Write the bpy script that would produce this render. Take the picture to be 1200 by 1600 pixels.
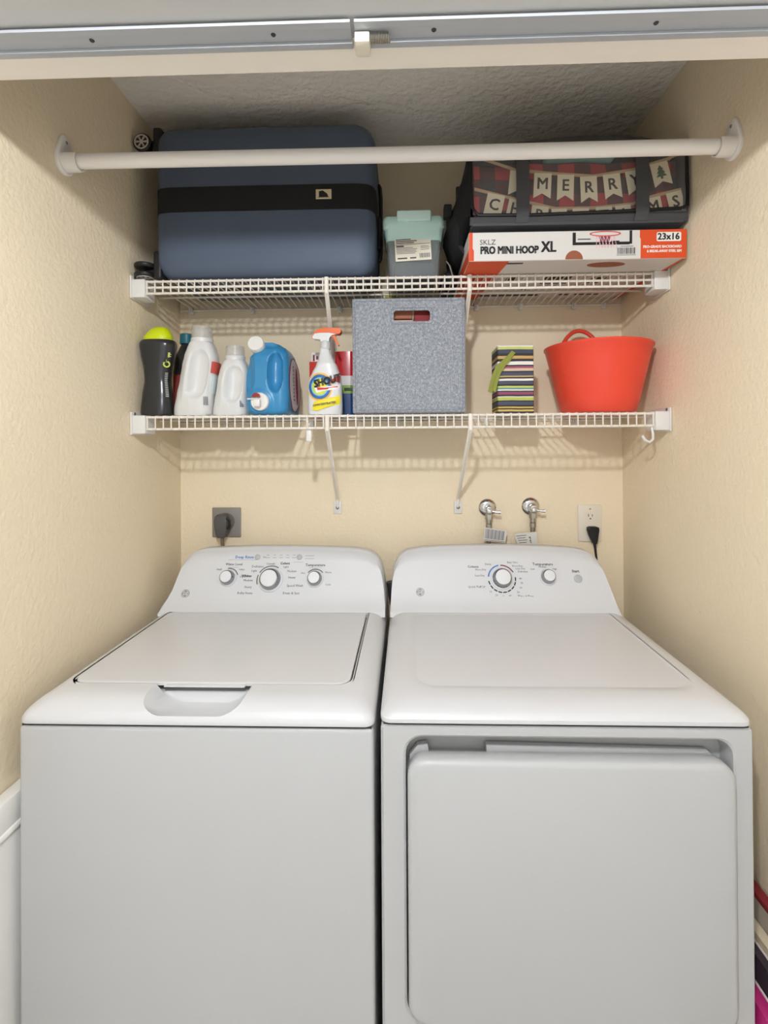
import bpy, bmesh, math, random
from mathutils import Vector, Matrix
random.seed(7)
for o in list(bpy.data.objects): bpy.data.objects.remove(o, do_unlink=True)
SC = bpy.context.scene
COL = SC.collection

# ------------------------------------------------------------------ camera
cam_d = bpy.data.cameras.new('camera'); cam = bpy.data.objects.new('camera', cam_d); COL.objects.link(cam)
cam_d.sensor_fit = 'HORIZONTAL'; cam_d.sensor_width = 36.0
F_PX, CX, CY = 777.322, 612.77, 694.12
cam_d.lens = F_PX*36/1200; cam_d.shift_x = (600-CX)/1200; cam_d.shift_y = (CY-800)/1200
cam_d.clip_start = 0.02
_yaw, _pit, _rol = .0299, -.0056, -.0061
_R = Vector((math.cos(_yaw), math.sin(_yaw), 0)); _F = Vector((-math.sin(_yaw), math.cos(_yaw), 0)); _U = Vector((0, 0, 1))
_F2 = _F*math.cos(_pit)-_U*math.sin(_pit); _U2 = _F*math.sin(_pit)+_U*math.cos(_pit)
_R3 = _R*math.cos(_rol)+_U2*math.sin(_rol); _U3 = -_R*math.sin(_rol)+_U2*math.cos(_rol)
m = Matrix((_R3, _U3, -_F2)).transposed().to_4x4(); m.translation = (.0293, -1.717, 1.4227)
cam.matrix_world = m
SC.camera = cam

# ------------------------------------------------------------------ world + exposure
SC.view_settings.view_transform = 'Standard'; SC.view_settings.look = 'None'
SC.view_settings.gamma = 1.0; SC.view_settings.use_curve_mapping = False
SC.view_settings.exposure = 0.07
W = bpy.data.worlds.new('world'); SC.world = W; W.use_nodes = True
W.node_tree.nodes['Background'].inputs[0].default_value = (.98, .99, 1.0, 1)
W.node_tree.nodes['Background'].inputs[1].default_value = 1.2
LAMP_STRENGTH = 980.0
LAMP_POS = (-.07, -1.74, 2.105)

# ------------------------------------------------------------------ materials
def lin(c):
    if isinstance(c, str):
        c = c.lstrip('#'); c = [int(c[i:i+2], 16)/255 for i in (0, 2, 4)]
    return tuple((x/12.92 if x <= .04045 else ((x+.055)/1.055)**2.4) for x in c)+(1,)
MATS = {}
def mat(name, col, rough=.5, metal=0., vary=.04, vscale=8., bump=None, coat=0., trans=0., alpha=1., emit=None, ior=1.45, spec=.5, sss=0.):
    if name in MATS: return MATS[name]
    M = bpy.data.materials.new(name); M.use_nodes = True; nt = M.node_tree; N = nt.nodes; L = nt.links
    B = N['Principled BSDF']; c = lin(col)
    tc = N.new('ShaderNodeTexCoord')
    nz = N.new('ShaderNodeTexNoise'); nz.inputs['Scale'].default_value = vscale; nz.inputs['Detail'].default_value = 3
    L.new(tc.outputs['Object'], nz.inputs['Vector'])
    mx = N.new('ShaderNodeMix'); mx.data_type = 'RGBA'
    mx.inputs['A'].default_value = tuple(x*(1-vary) for x in c[:3])+(1,); mx.inputs['B'].default_value = tuple(min(1, x*(1+vary)) for x in c[:3])+(1,)
    L.new(nz.outputs['Fac'], mx.inputs['Factor']); L.new(mx.outputs['Result'], B.inputs['Base Color'])
    B.inputs['Roughness'].default_value = rough; B.inputs['Metallic'].default_value = metal
    B.inputs['Coat Weight'].default_value = coat; B.inputs['Coat Roughness'].default_value = .08
    B.inputs['Transmission Weight'].default_value = trans; B.inputs['IOR'].default_value = ior
    B.inputs['Specular IOR Level'].default_value = spec
    B.inputs['Alpha'].default_value = alpha
    if sss: B.inputs['Subsurface Weight'].default_value = sss; B.inputs['Subsurface Radius'].default_value = (.02, .01, .006)
    if emit: B.inputs['Emission Color'].default_value = lin(col); B.inputs['Emission Strength'].default_value = emit
    if bump:
        sc, st, ds = bump
        n2 = N.new('ShaderNodeTexNoise'); n2.inputs['Scale'].default_value = sc; n2.inputs['Detail'].default_value = 4
        L.new(tc.outputs['Object'], n2.inputs['Vector'])
        bp = N.new('ShaderNodeBump'); bp.inputs['Strength'].default_value = st; bp.inputs['Distance'].default_value = ds
        L.new(n2.outputs['Fac'], bp.inputs['Height']); L.new(bp.outputs['Normal'], B.inputs['Normal'])
    MATS[name] = M; return M
def nodes_of(M):
    nt = M.node_tree; return nt, nt.nodes, nt.links, nt.nodes['Principled BSDF']
def mth(N, L, op, a, b=None):
    n = N.new('ShaderNodeMath'); n.operation = op
    for i, v in enumerate((a, b)):
        if v is None: continue
        if isinstance(v, (int, float)): n.inputs[i].default_value = v
        else: L.new(v, n.inputs[i])
    return n.outputs[0]

M_wall = mat('cream_wall_paint', '#f2e2c4', .7, vary=.02, vscale=3, bump=(95, .5, .004))
M_ceil = mat('closet_ceiling_paint', '#f5f0e8', .8, vary=.03, vscale=4, bump=(45, .8, .010))
M_soffit = mat('header_soffit_paint', '#f6eee2', .6, vary=.02, bump=(40, .1, .002))
M_trim = mat('header_white_paint', '#cfcfcd', .5, vary=.02, bump=(30, .1, .002))
M_hall = mat('hall_wall_paint', '#f2efe9', .8, vary=.02, bump=(80, .2, .003))
M_hallc = mat('hall_ceiling_paint', '#f4f3f0', .85, vary=.02)
M_floor = mat('hall_floor_tile', '#f1eee8', .4, vary=.06, vscale=2)
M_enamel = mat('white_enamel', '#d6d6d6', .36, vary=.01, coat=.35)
M_console = mat('white_console_plastic', '#d8d9da', .45, vary=.01)
M_knobcap = mat('knob_cap_white', '#e3e4e6', .4, vary=.01)
M_kring = mat('knob_ring_chrome', '#9a9da0', .14, 1., vary=.02)
M_enamel_shaded = mat('white_steel_shaded', '#bfbfbe', .4, vary=.01)  # cabinets and door: white darkened in colour to stand in for weaker front light
M_gap = mat('dark_seam_rubber', '#3c3e40', .7)
M_wire = mat('white_vinyl_wire', '#ebe4d8', .4, vary=.02)
M_plastic = mat('white_plastic', '#e3e1dc', .4, vary=.02)
M_chrome = mat('chrome', '#d9dadb', .12, 1., vary=.02)
M_steel = mat('brushed_steel', '#a9a59c', .35, 1., vary=.05)
M_alu = mat('track_aluminium', '#b4b7bb', .5, .0, vary=.03)
M_rod = mat('rod_white', '#f6f2ec', .4, vary=.02)
M_grey = mat('print_grey', '#8d8f92', .6); M_dark = mat('print_dark', '#4c4d50', .6); M_black = mat('print_black', '#1b1a1a', .6)
M_blue = mat('print_blue', '#4d83c0', .6); M_maroon = mat('print_maroon', '#7a3c48', .6); M_orange = mat('print_orange', '#dd4f22', .55, vary=.03)
M_white = mat('print_white', '#f1eee9', .6, vary=.01); M_red = mat('print_red', '#cf3a36', .6)
M_btn = mat('button_grey', '#b5b7b8', .35)

# ------------------------------------------------------------------ geometry helpers
class G:
    def __init__(s): s.v = []; s.f = []
    def add(s, vs, fs):
        b = len(s.v); s.v += [tuple(p) for p in vs]; s.f += [tuple(i+b for i in f) for f in fs]; return s
    def box(s, x0, x1, y0, y1, z0, z1):
        v = [(x0,y0,z0),(x1,y0,z0),(x1,y1,z0),(x0,y1,z0),(x0,y0,z1),(x1,y0,z1),(x1,y1,z1),(x0,y1,z1)]
        return s.add(v, [(0,3,2,1),(4,5,6,7),(0,1,5,4),(1,2,6,5),(2,3,7,6),(3,0,4,7)])
    def rbox(s, x0, x1, y0, y1, z0, z1, r=.004, seg=2):
        bm = bmesh.new(); bmesh.ops.create_cube(bm, size=1)
        for v in bm.verts: v.co = Vector(((x0+x1)/2+v.co.x*(x1-x0), (y0+y1)/2+v.co.y*(y1-y0), (z0+z1)/2+v.co.z*(z1-z0)))
        bmesh.ops.bevel(bm, geom=bm.edges[:], offset=r, segments=seg, profile=.5, affect='EDGES', clamp_overlap=True)
        bm.verts.index_update(); s.add([v.co[:] for v in bm.verts], [[v.index for v in f.verts] for f in bm.faces]); bm.free(); return s
    def loft(s, secs, c0=True, c1=True, closed=True):
        n = len(secs[0]); v = [p for q in secs for p in q]; f = []
        for k in range(len(secs)-1):
            for i in range(n if closed else n-1):
                j = (i+1) % n; f.append((k*n+i, k*n+j, (k+1)*n+j, (k+1)*n+i))
        if c0: f.append(tuple(range(n))[::-1])
        if c1: f.append(tuple((len(secs)-1)*n+i for i in range(n)))
        return s.add(v, f)
    def tube(s, path, r, n=8, caps=True, flat=1.0):
        P = [Vector(p) for p in path]; secs = []; up = None
        for i, p in enumerate(P):
            t = (P[min(i+1, len(P)-1)]-P[max(i-1, 0)]).normalized()
            if up is None:
                up = Vector((0, 0, 1)) if abs(t.z) < .9 else Vector((1, 0, 0))
            a = t.cross(up)
            if a.length < 1e-5: a = t.cross(Vector((0, 1, 0)))
            a.normalize(); b = t.cross(a).normalized(); up = -b if (-b).dot(up) > 0 else b
            rr_ = r[i] if isinstance(r, (list, tuple)) else r
            secs.append([p+a*math.cos(2*math.pi*k/n)*rr_+b*math.sin(2*math.pi*k/n)*rr_*flat for k in range(n)])
        return s.loft(secs, caps, caps)
    def lathe(s, prof, n=24, M=Matrix(), c0=True, c1=True):
        secs = [[M @ Vector((r*math.cos(2*math.pi*k/n), r*math.sin(2*math.pi*k/n), z)) for k in range(n)] for r, z in prof]
        return s.loft(secs, c0, c1)
    def prism(s, out, d, M=Matrix()):
        a = [M @ Vector((x, y, 0)) for x, y in out]; b = [M @ Vector((x, y, d)) for x, y in out]
        return s.loft([a, b])
    def text(s, t, size, M, align='CENTER', bold=0., ext=.0003, res=2, shear=0., sx=1.):
        cu = bpy.data.curves.new('t', 'FONT'); cu.body = t; cu.size = size; cu.align_x = align; cu.align_y = 'CENTER'
        cu.extrude = ext; cu.resolution_u = res; cu.shear = shear
        o = bpy.data.objects.new('t', cu); COL.objects.link(o)
        me = bpy.data.meshes.new_from_object(o.evaluated_get(bpy.context.evaluated_depsgraph_get()))
        for k, (dx, dy) in enumerate(((0, 0),) if bold <= 0 else ((-1, -.6), (1, -.6), (1, .6), (-1, .6))):      # heavier strokes: shifted copies
            s.add([M @ Vector((v.co.x*sx+dx*bold, v.co.y+dy*bold, v.co.z+k*.00004)) for v in me.vertices], [tuple(p.vertices) for p in me.polygons])
        bpy.data.objects.remove(o); bpy.data.curves.remove(cu); bpy.data.meshes.remove(me); return s
    def arc(s, r0, r1, a0, a1, d, M, n=12):
        pts = [(r1*math.cos(a0+(a1-a0)*k/n), r1*math.sin(a0+(a1-a0)*k/n)) for k in range(n+1)]
        pts += [(r0*math.cos(a1-(a1-a0)*k/n), r0*math.sin(a1-(a1-a0)*k/n)) for k in range(n+1)]
        return s.prism(pts, d, M)
    def disp(s, fn): s.v = [tuple(fn(Vector(p))) for p in s.v]; return s

def rr(x0, x1, y0, y1, r, n=6):
    """rounded rectangle outline, ccw; r = one radius or (x0y0, x1y0, x1y1, x0y1)"""
    r = (r,)*4 if not isinstance(r, (tuple, list)) else r; out = []
    for (cx, cy, a, q) in ((x0+r[0], y0+r[0], math.pi, r[0]), (x1-r[1], y0+r[1], 1.5*math.pi, r[1]), (x1-r[2], y1-r[2], 0, r[2]), (x0+r[3], y1-r[3], .5*math.pi, r[3])):
        out += [(cx+q*math.cos(a+.5*math.pi*k/n), cy+q*math.sin(a+.5*math.pi*k/n)) for k in range(n+1)]
    return out
def sec(cx, cy, z, rx, ry, p=2.5, n=40):
    o = []
    for k in range(n):
        a = 2*math.pi*k/n; c, s_ = math.cos(a), math.sin(a)
        o.append((cx+rx*math.copysign(abs(c)**(2/p), c), cy+ry*math.copysign(abs(s_)**(2/p), s_), z))
    return o
def frame(o, x, y, z):
    M = Matrix((Vector(x).normalized(), Vector(y).normalized(), Vector(z).normalized())).transposed().to_4x4(); M.translation = o; return M
def front(x, y, z):      # local x -> +X, local y -> +Z, local z -> towards the viewer (-Y)
    return frame((x, y, z), (1, 0, 0), (0, 0, 1), (0, -1, 0))
def interp(pts, t):
    if t <= pts[0][0]: return pts[0][1]
    for (a, b), (c, d) in zip(pts, pts[1:]):
        if t <= c:
            u = (t-a)/(c-a); u = u*u*(3-2*u)*.5+u*.5; return b+(d-b)*u
    return pts[-1][1]

ORG = {}
def thing(name, label, cat, loc=(0, 0, 0), group=None):
    o = bpy.data.objects.new(name, None); COL.objects.link(o); o.location = loc; o.empty_display_size = .05
    o['label'] = label; o['category'] = cat
    if group: o['group'] = group
    ORG[o.name] = Vector(loc); return o
def mesh(name, g, m, ang=35):
    me = bpy.data.meshes.new(name); me.from_pydata([tuple(p) for p in g.v], [], g.f)
    bm = bmesh.new(); bm.from_mesh(me); bmesh.ops.recalc_face_normals(bm, faces=bm.faces[:]); bm.to_mesh(me); bm.free()
    me.materials.append(m)
    if ang:
        me.shade_smooth(); me.set_sharp_from_angle(angle=math.radians(ang))
    return me
def obj(name, g, m, parent=None, ang=35, label=None, stuff=False):
    """g in world coordinates (of the thing before any rotation of its root)"""
    org = ORG[parent.name] if parent else None
    if parent: g.v = [tuple(Vector(p)-org) for p in g.v]
    o = bpy.data.objects.new(name, mesh(name, g, m, ang)); COL.objects.link(o)
    if parent: o.parent = parent; ORG[o.name] = org
    if any(w in name for w in ('lettering', 'print', 'marks', 'dial_arc', 'stitching', 'slots', 'emblem')):
        pa = list(range(len(g.v)))
        def fd(i):
            while pa[i] != i: pa[i] = pa[pa[i]]; i = pa[i]
            return i
        for f_ in g.f:
            for i in f_[1:]: pa[fd(i)] = fd(f_[0])
        if len({fd(i) for i in range(len(g.v))}) > 1: o['kind'] = 'stuff'
    if label: o['label'] = label
    if stuff: o['kind'] = 'stuff'
    return o
def solo(name, g, m, label, cat, base, ang=35, group=None):
    g.v = [tuple(Vector(p)-Vector(base)) for p in g.v]
    o = bpy.data.objects.new(name, mesh(name, g, m, ang)); COL.objects.link(o); o.location = base
    o['label'] = label; o['category'] = cat
    if group: o['group'] = group
    ORG[o.name] = Vector(base); return o
def struct(name, g, m, ang=35):
    o = bpy.data.objects.new(name, mesh(name, g, m, ang)); COL.objects.link(o); o['kind'] = 'structure'; ORG[o.name] = Vector((0, 0, 0)); return o

# ------------------------------------------------------------------ the closet and the hall in front of it
WX, ZC, ZH = .762, 2.42, 2.06
struct('wall_back', G().box(-WX-.1, WX+.1, 0, .1, 0, ZC+.1), M_wall)
struct('wall_left', G().box(-WX-.1, -WX, -.90, 0, 0, ZC), M_wall)
struct('wall_right', G().box(WX, WX+.1, -.90, 0, 0, ZC), M_wall)
struct('ceiling', G().box(-WX, WX, -.90, 0, ZC, ZC+.1), M_ceil)
struct('floor', G().box(-2.4, 2.4, -3.9, 0, -.1, 0), M_floor)
# header over the opening: cream rear strip and white front casing, wall beside the opening
struct('trim_1', G().box(-WX-.1, WX+.1, -.945, -.882, ZH, ZC), M_soffit)
struct('trim_2', G().box(-WX-.1, WX+.1, -1.05, -.945, ZH+.004, ZC), M_trim)
struct('wall_front', G().box(-2.4, -WX+.02, -1.05, -.90, 0, ZC).box(WX-.02, 2.4, -1.05, -.90, 0, ZC), M_hall)
struct('wall_hall_left', G().box(-2.5, -2.4, -3.9, -.90, 0, ZC), M_hall)
struct('wall_hall_right', G().box(2.4, 2.5, -3.9, -.90, 0, ZC), M_hall)
struct('wall_hall_back', G().box(-2.5, 2.5, -4.0, -3.9, 0, .4).box(-2.5, 2.5, -4.0, -3.9, 2.2, ZC).box(-2.5, -1.5, -4.0, -3.9, .4, 2.2).box(1.5, 2.5, -4.0, -3.9, .4, 2.2), M_hall)
struct('ceiling_hall', G().box(-2.5, 2.5, -4.0, -1.05, ZC, ZC+.1), M_hallc)
struct('baseboard_back', G().box(-WX, WX, -.014, 0, 0, .09), M_plastic)

# flush ceiling lamp in the hall: the light source
lx, ly, lz = LAMP_POS
t = thing('ceiling_lamp', 'round white flush ceiling lamp in the hall before the closet', 'lamp', (lx, ly, ZC))
obj('base', G().lathe([(.09, ZC), (.10, ZC-.01), (.10, ZC-.05), (.05, ZC-.06), (.012, ZC-.08), (.012, lz+.09), (.025, lz+.05), (.022, lz+.031)], 32, Matrix.Translation((lx, ly, 0))), M_plastic, t)
M_glow = mat('lamp_glow', '#f6f9ff', .5, emit=LAMP_STRENGTH)
obj('globe', G().lathe([(.014, lz+.034), (.024, lz+.026), (.033, lz+.012), (.035, lz), (.033, lz-.012), (.024, lz-.026), (.011, lz-.033), (.002, lz-.035)], 32, Matrix.Translation((lx, ly, 0))), M_glow, t)

# ------------------------------------------------------------------ washer and dryer
def face_y(z):               # sloping front of a console
    return interp([(.930, -.262), (.942, -.250), (.955, -.236), (.975, -.222)], z) if z < .975 else -.222+(z-.975)*.50
def console_sections(x0, x1, ends_l, ends_r, top, zb=.925):
    """loft along X; ends = [(inset from side, top z)...]"""
    def prof(x, H):
        zs = [zb, .936, .942, .95, .962, .98]
        pts = []
        for z in zs+[.98+(H-.012-.98)*k/5 for k in range(1, 6)]:
            z = min(z, H-.012); pts.append((x, face_y(z), z))
        yt = face_y(H-.012)
        for a in (25, 50, 75, 90):
            a = math.radians(a); pts.append((x, yt+.006+.016*math.sin(a)-.0, H-.012+.012*math.sin(a)))
        yb = min(max(yt+.05, -.09), -.06)
        pts += [(x, yb-.01, H-.001), (x, yb, H-.012), (x, yb, zb)]
        return pts
    s = [prof(x0+i, H) for i, H in ends_l]
    n = 8; xa, xb = x0+ends_l[-1][0], x1-ends_r[-1][0]; Ha, Hb = ends_l[-1][1], ends_r[-1][1]
    for k in range(1, n):
        u = k/n; s.append(prof(xa+(xb-xa)*u, Ha+(Hb-Ha)*u+(top-max(Ha, Hb))*4*u*(1-u)))
    s += [prof(x1-i, H) for i, H in reversed(ends_r)]
    return s
def on_face(x, z, lift=0):   # frame on the sloping console front
    n = Vector((0, -1, .5)).normalized(); up = Vector((0, .5, 1)).normalized()
    return frame(Vector((x, face_y(z), z))+n*lift, (1, 0, 0), up, n)
def knob(root, x, z, r, name='knob'):
    M = on_face(x, z)
    k = obj(name, G().lathe([(r*1.0, -.002), (r*1.0, .004), (r*.94, .006), (r*.88, .008)], 32, M), M_knobcap, root)
    obj('chrome_ring', G().lathe([(r*.88, .007), (r*.80, .018), (r*.74, .023), (r*.66, .0245)], 32, M, False, False), M_kring, k)
    obj('cap', G().lathe([(r*.68, .0235), (r*.64, .0262), (r*.4, .0268), (r*.1, .0268)], 32, M, False), M_knobcap, k)
    return k
def badge(root, x, z):
    M = on_face(x, z)
    b = obj('badge', G().lathe([(.0125, -.001), (.0125, .0012), (.0115, .0016)], 28, M), M_grey, root)
    g = G().arc(.0098, .0108, 0, 2*math.pi, .0006, M @ Matrix.Translation((0, 0, .0015)), 28)
    g.text('GE', .0125, M @ Matrix.Translation((0, 0, .0017)), bold=.0001, shear=.3)
    for a in (45, 135, 225, 315):
        ca, sa = math.cos(math.radians(a)), math.sin(math.radians(a))
        g.arc(.0016, .0024, 0, 2*math.pi, .0005, M @ Matrix.Translation((ca*.0082, sa*.0082, .0015)), 8)
    obj('emblem', g, M_plastic, b)

def top_cover(x0, x1, yf, yb, z0, z1, w=.06):
    """curved-shouldered enamel top: concentric rounded outlines rising to a flat field"""
    secs = [[(x, y, z0-.005) for x, y in rr(x0+.003, x1-.003, yf+.003, yb, (.017, .017, .004, .004))],
            [(x, y, z0-.0035) for x, y in rr(x0+.0005, x1-.0005, yf+.0005, yb, (.0195, .0195, .004, .004))],
            [(x, y, z0-.001) for x, y in rr(x0, x1, yf, yb, (.020, .020, .004, .004))]]
    for k in range(0, 9):
        a = k/8*math.pi/2; ins = w*(1-math.cos(a)**1.0); zz = z0+.004+(z1-z0-.004)*math.sin(a)**.9
        ins = w*(k/8)**1.35
        secs.append([(x, y, zz) for x, y in rr(x0+ins*.8, x1-ins*.8, yf+ins, yb, (.022+ins*.35, .022+ins*.35, .004, .004))])
    ins = w+.004; secs.append([(x, y, z1) for x, y in rr(x0+ins*.8, x1-ins*.8, yf+ins, yb, (.022+ins*.35, .022+ins*.35, .004, .004))])
    return secs
def boolean(a, b):
    """difference of two closed shapes, returned as a new G"""
    ma = mesh('a', a, M_enamel, 0); mb = mesh('b', b, M_enamel, 0)
    oa = bpy.data.objects.new('a', ma); ob = bpy.data.objects.new('b', mb); COL.objects.link(oa); COL.objects.link(ob)
    md = oa.modifiers.new('x', 'BOOLEAN'); md.operation = 'DIFFERENCE'; md.object = ob; md.solver = 'EXACT'
    dg = bpy.context.evaluated_depsgraph_get(); dg.update(); me = bpy.data.meshes.new_from_object(oa.evaluated_get(dg))
    r = G().add([v.co[:] for v in me.vertices], [tuple(p.vertices) for p in me.polygons])
    for o in (oa, ob): bpy.data.objects.remove(o)
    for q in (ma, mb, me): bpy.data.meshes.remove(q)
    return r

# ---- washer
X0, X1, YF = -.721, -.035, -.7856
wash = thing('washing_machine', 'white top-loading washing machine on the left with a flat lid', 'washing machine', ((X0+X1)/2, -.43, 0))
obj('cabinet', G().rbox(X0+.002, X1-.002, YF+.003, -.10, .03, .8925, .008, 3), M_enamel_shaded, wash)
obj('seam', G().box(X0+.006, X1-.006, YF+.008, -.11, .888, .8985), M_gap, wash)
for fx in (X0+.06, X1-.06):
    for fy in (YF+.06, -.16): obj('foot', G().lathe([(.022, 0), (.022, .012), (.010, .016), (.010, .034)], 14, Matrix.Translation((fx, fy, 0))), M_gap, wash)
secs = top_cover(X0, X1, YF, -.10, .902, .9365)
LX0, LX1, LYF, LYB = -.678, -.088, -.700, -.2585
hole = rr(LX0, LX1, LYF, LYB, (.030, .030, .008, .008))
g = G().loft(secs+[[(x, y, .9365) for x, y in rr(LX0-.004, LX1+.004, LYF-.004, LYB+.004, (.034, .034, .012, .012))], [(x, y, .9365) for x, y in hole], [(x, y, .918) for x, y in hole]])
sc = []      # finger scoop cut in the front rim
for (zz, a, b, ya, yb_) in ((.899, -.440, -.335, -.752, -.700), (.904, -.456, -.318, -.768, -.696), (.914, -.474, -.306, -.782, -.692), (.935, -.492, -.292, -.792, -.690), (.96, -.506, -.280, -.80, -.688)):
    sc.append([(x, y, zz) for x, y in rr(a, b, ya, yb_, (.03, .03, .008, .008))])
g = boolean(g, G().loft(sc))
obj('top_cover', g, M_enamel, wash, 28)
def lidr(z, d): return [(x, y, z) for x, y in rr(LX0+.0035+d, LX1-.0045-d, LYF+.0035+d, LYB-.003-d, (.027, .027, .007, .007))]
lid = G().loft([lidr(.931, 0), lidr(.9362, 0), lidr(.9372, .0012), lidr(.9376, .004), lidr(.9376, .008)])
lo = obj('lid', lid, M_enamel, wash, 40)
obj('lid_lip', G().rbox(-.474, -.306, LYF-.006, LYF+.02, .9312, .9352, .0015), M_enamel, lo)
con = console_sections(X0, X1, [(.008, .945), (.016, .963), (.030, 1.00), (.038, 1.035), (.044, 1.060), (.056, 1.081), (.074, 1.094), (.105, 1.101)],
                       [(.003, .945), (.004, .963), (.008, 1.00), (.014, 1.035), (.020, 1.056), (.034, 1.078), (.056, 1.092), (.10, 1.100)], 1.107)
obj('console', G().loft(con), M_console, wash, 50)
kx, kz = -.392, 1.018
knob(wash, kx, kz, .038); knob(wash, -.524, 1.022, .026); knob(wash, -.255, 1.020, .026)
badge(wash, -.648, .980)
for bx in (-.441, -.309): obj('button', G().lathe([(.0085, -.001), (.0085, .003), (.007, .004)], 20, on_face(bx, 1.080)), M_btn, wash)
def letters(root, items, m, name='lettering'):
    g = G()
    for (s, x, z, size, al, bold) in items: g.text(s, size, on_face(x, z, .0004), al, bold, .0002, 1)
    return obj(name, g, m, root, 0)
letters(wash, [('Deep Rinse', -.482, 1.080, .0125, 'CENTER', .0003)], M_blue, 'blue_lettering')
letters(wash, [('Water Level', -.512, 1.060, .0105, 'CENTER', .0001), ('Temperature', -.257, 1.058, .0115, 'CENTER', .0002), ('Whites', -.452, 1.028, .0105, 'RIGHT', .0004),
               ('Colors', -.367, 1.0625, .0105, 'LEFT', .0004), ('Delicates', -.418, 1.054, .010, 'RIGHT', 0), ('Casuals', -.397, 1.0615, .009, 'CENTER', 0),
               ('Light', -.437, 1.042, .009, 'RIGHT', 0), ('Medium', -.446, 1.016, .009, 'RIGHT', 0), ('Heavy', -.447, .998, .009, 'RIGHT', 0), ('Bulky Items', -.442, .982, .010, 'RIGHT', 0),
               ('Light', -.357, 1.053, .009, 'LEFT', 0), ('Medium', -.343, 1.041, .009, 'LEFT', 0), ('Heavy', -.338, 1.024, .009, 'LEFT', 0), ('Speed Wash', -.340, 1.002, .010, 'LEFT', 0), ('Drain & Spin', -.350, .982, .010, 'LEFT', 0),
               ('Small', -.548, 1.046, .008, 'RIGHT', 0), ('Large', -.494, 1.046, .008, 'LEFT', 0), ('Super', -.488, 1.026, .008, 'LEFT', 0), ('Hot', -.287, 1.036, .008, 'RIGHT', 0), ('Warm', -.226, 1.038, .008, 'LEFT', 0), ('Cold', -.222, 1.005, .008, 'LEFT', 0),
               ('On', -.424, 1.080, .008, 'LEFT', 0)], M_dark)
g = G()
for x, z, w in ((-.487, 1.0725, .09), (-.310, 1.0665, .03), (-.512, 1.0515, .03), (-.257, 1.0505, .04)): g.box(-w/2, w/2, -.0004, .0004, 0, .0003); g.v[-8:] = [tuple(on_face(x, z) @ Vector(p)) for p in g.v[-8:]]
for k in range(5):
    for dz, w in ((0, .012), (.007, .008)): g.box(-w/2, w/2, -.0006, .0006, 0, .0003); g.v[-8:] = [tuple(on_face(-.408+k*.0205, 1.079+dz) @ Vector(p)) for p in g.v[-8:]]
for k in range(2): g.box(-.014, .014, -.0006, .0006, 0, .0003); g.v[-8:] = [tuple(on_face(-.277, 1.084-.008*k) @ Vector(p)) for p in g.v[-8:]]
obj('print_marks', g, M_grey, wash, 0)
g = G()
for (kx_, kz_, r, a0, a1) in ((kx, kz, .041, 60, 150), (kx, kz, .041, 160, 200), (-.524, 1.022, .029, 20, 100), (-.255, 1.020, .029, 40, 140)):
    g.arc(r-.0005, r+.0022, math.radians(a0), math.radians(a1), .0004, on_face(kx_, kz_), 14)
obj('dial_arc', g, M_dark, wash, 0)

# ---- dryer
X0, X1, YD = -.0243, .6617, -.7856
dry = thing('clothes_dryer', 'white clothes dryer on the right with a recessed front door', 'dryer', ((X0+X1)/2, -.43, 0))
RX0, RX1, RZ0, RZ1 = .019, .628, .355, .886
n_ = 8
def rrz(x0, x1, z0, z1, r, y): return [(x, y, z) for x, z in rr(x0, x1, z0, z1, r, n_)]
cab = G().loft([rrz(X0+.001, X1-.001, .03, .9010, .006, -.10), rrz(X0+.001, X1-.001, .03, .9010, .006, YD+.006), rrz(X0+.006, X1-.006, .035, .9005, .006, YD),
                rrz(RX0, RX1, RZ0, RZ1, .034, YD), rrz(RX0+.004, RX1-.004, RZ0+.004, RZ1-.004, .032, YD+.003), rrz(RX0+.006, RX1-.006, RZ0+.006, RZ1-.012, .030, YD+.04), rrz(RX0+.04, RX1-.04, RZ0+.04, RZ1-.05, .02, YD+.042)])
obj('cabinet', cab, M_enamel_shaded, dry, 30)
for fx in (X0+.06, X1-.06):
    for fy in (YD+.06, -.16): obj('foot', G().lathe([(.022, 0), (.022, .012), (.010, .016), (.010, .034)], 14, Matrix.Translation((fx, fy, 0))), M_gap, dry)
obj('seam', G().box(X0+.006, X1-.006, YD+.008, -.11, .897, .907), M_gap, dry)
DX0, DX1, DZ0, DZ1 = .0265, .621, .362, .846
door = G().loft([rrz(DX0+.004, DX1-.004, DZ0+.004, DZ1-.004, .030, YD+.020), rrz(DX0, DX1, DZ0, DZ1, .034, YD+.016), rrz(DX0, DX1, DZ0, DZ1, .034, YD-.008),
                 rrz(DX0+.003, DX1-.003, DZ0+.003, DZ1-.003, .033, YD-.014), rrz(DX0+.010, DX1-.010, DZ0+.010, DZ1-.010, .028, YD-.0165)])
d_o = obj('door', door, M_enamel_shaded, dry, 50)
inner = G()
out = [(DX0+.012, DZ0+.02), (DX1-.012, DZ0+.02), (DX1-.006, DZ1-.02), (DX1-.03, DZ1+.002), (DX0+.15, DZ1+.009), (DX0+.15, DZ1-.012), (DX0+.042, DZ1-.012), (DX0+.038, DZ1+.010), (DX0+.018, DZ1+.006), (DX0+.004, DZ1-.012)]
inner.prism(out, .014, front(0, YD+.036, 0))
obj('inner_panel', inner, M_enamel_shaded, d_o, 30)
secs = top_cover(X0, X1, YD, -.10, .9105, .9375)
em = rr(.040, .612, -.705, -.262, (.05, .05, .02, .02)); em2 = rr(.045, .607, -.700, -.267, (.046, .046, .018, .018)); em3 = rr(.050, .602, -.695, -.272, (.042, .042, .016, .016))
obj('top_cover', G().loft(secs+[[(x, y, .9375) for x, y in em], [(x, y, .9350) for x, y in em2], [(x, y, .9350) for x, y in em3]]), M_enamel, dry, 28)
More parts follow.
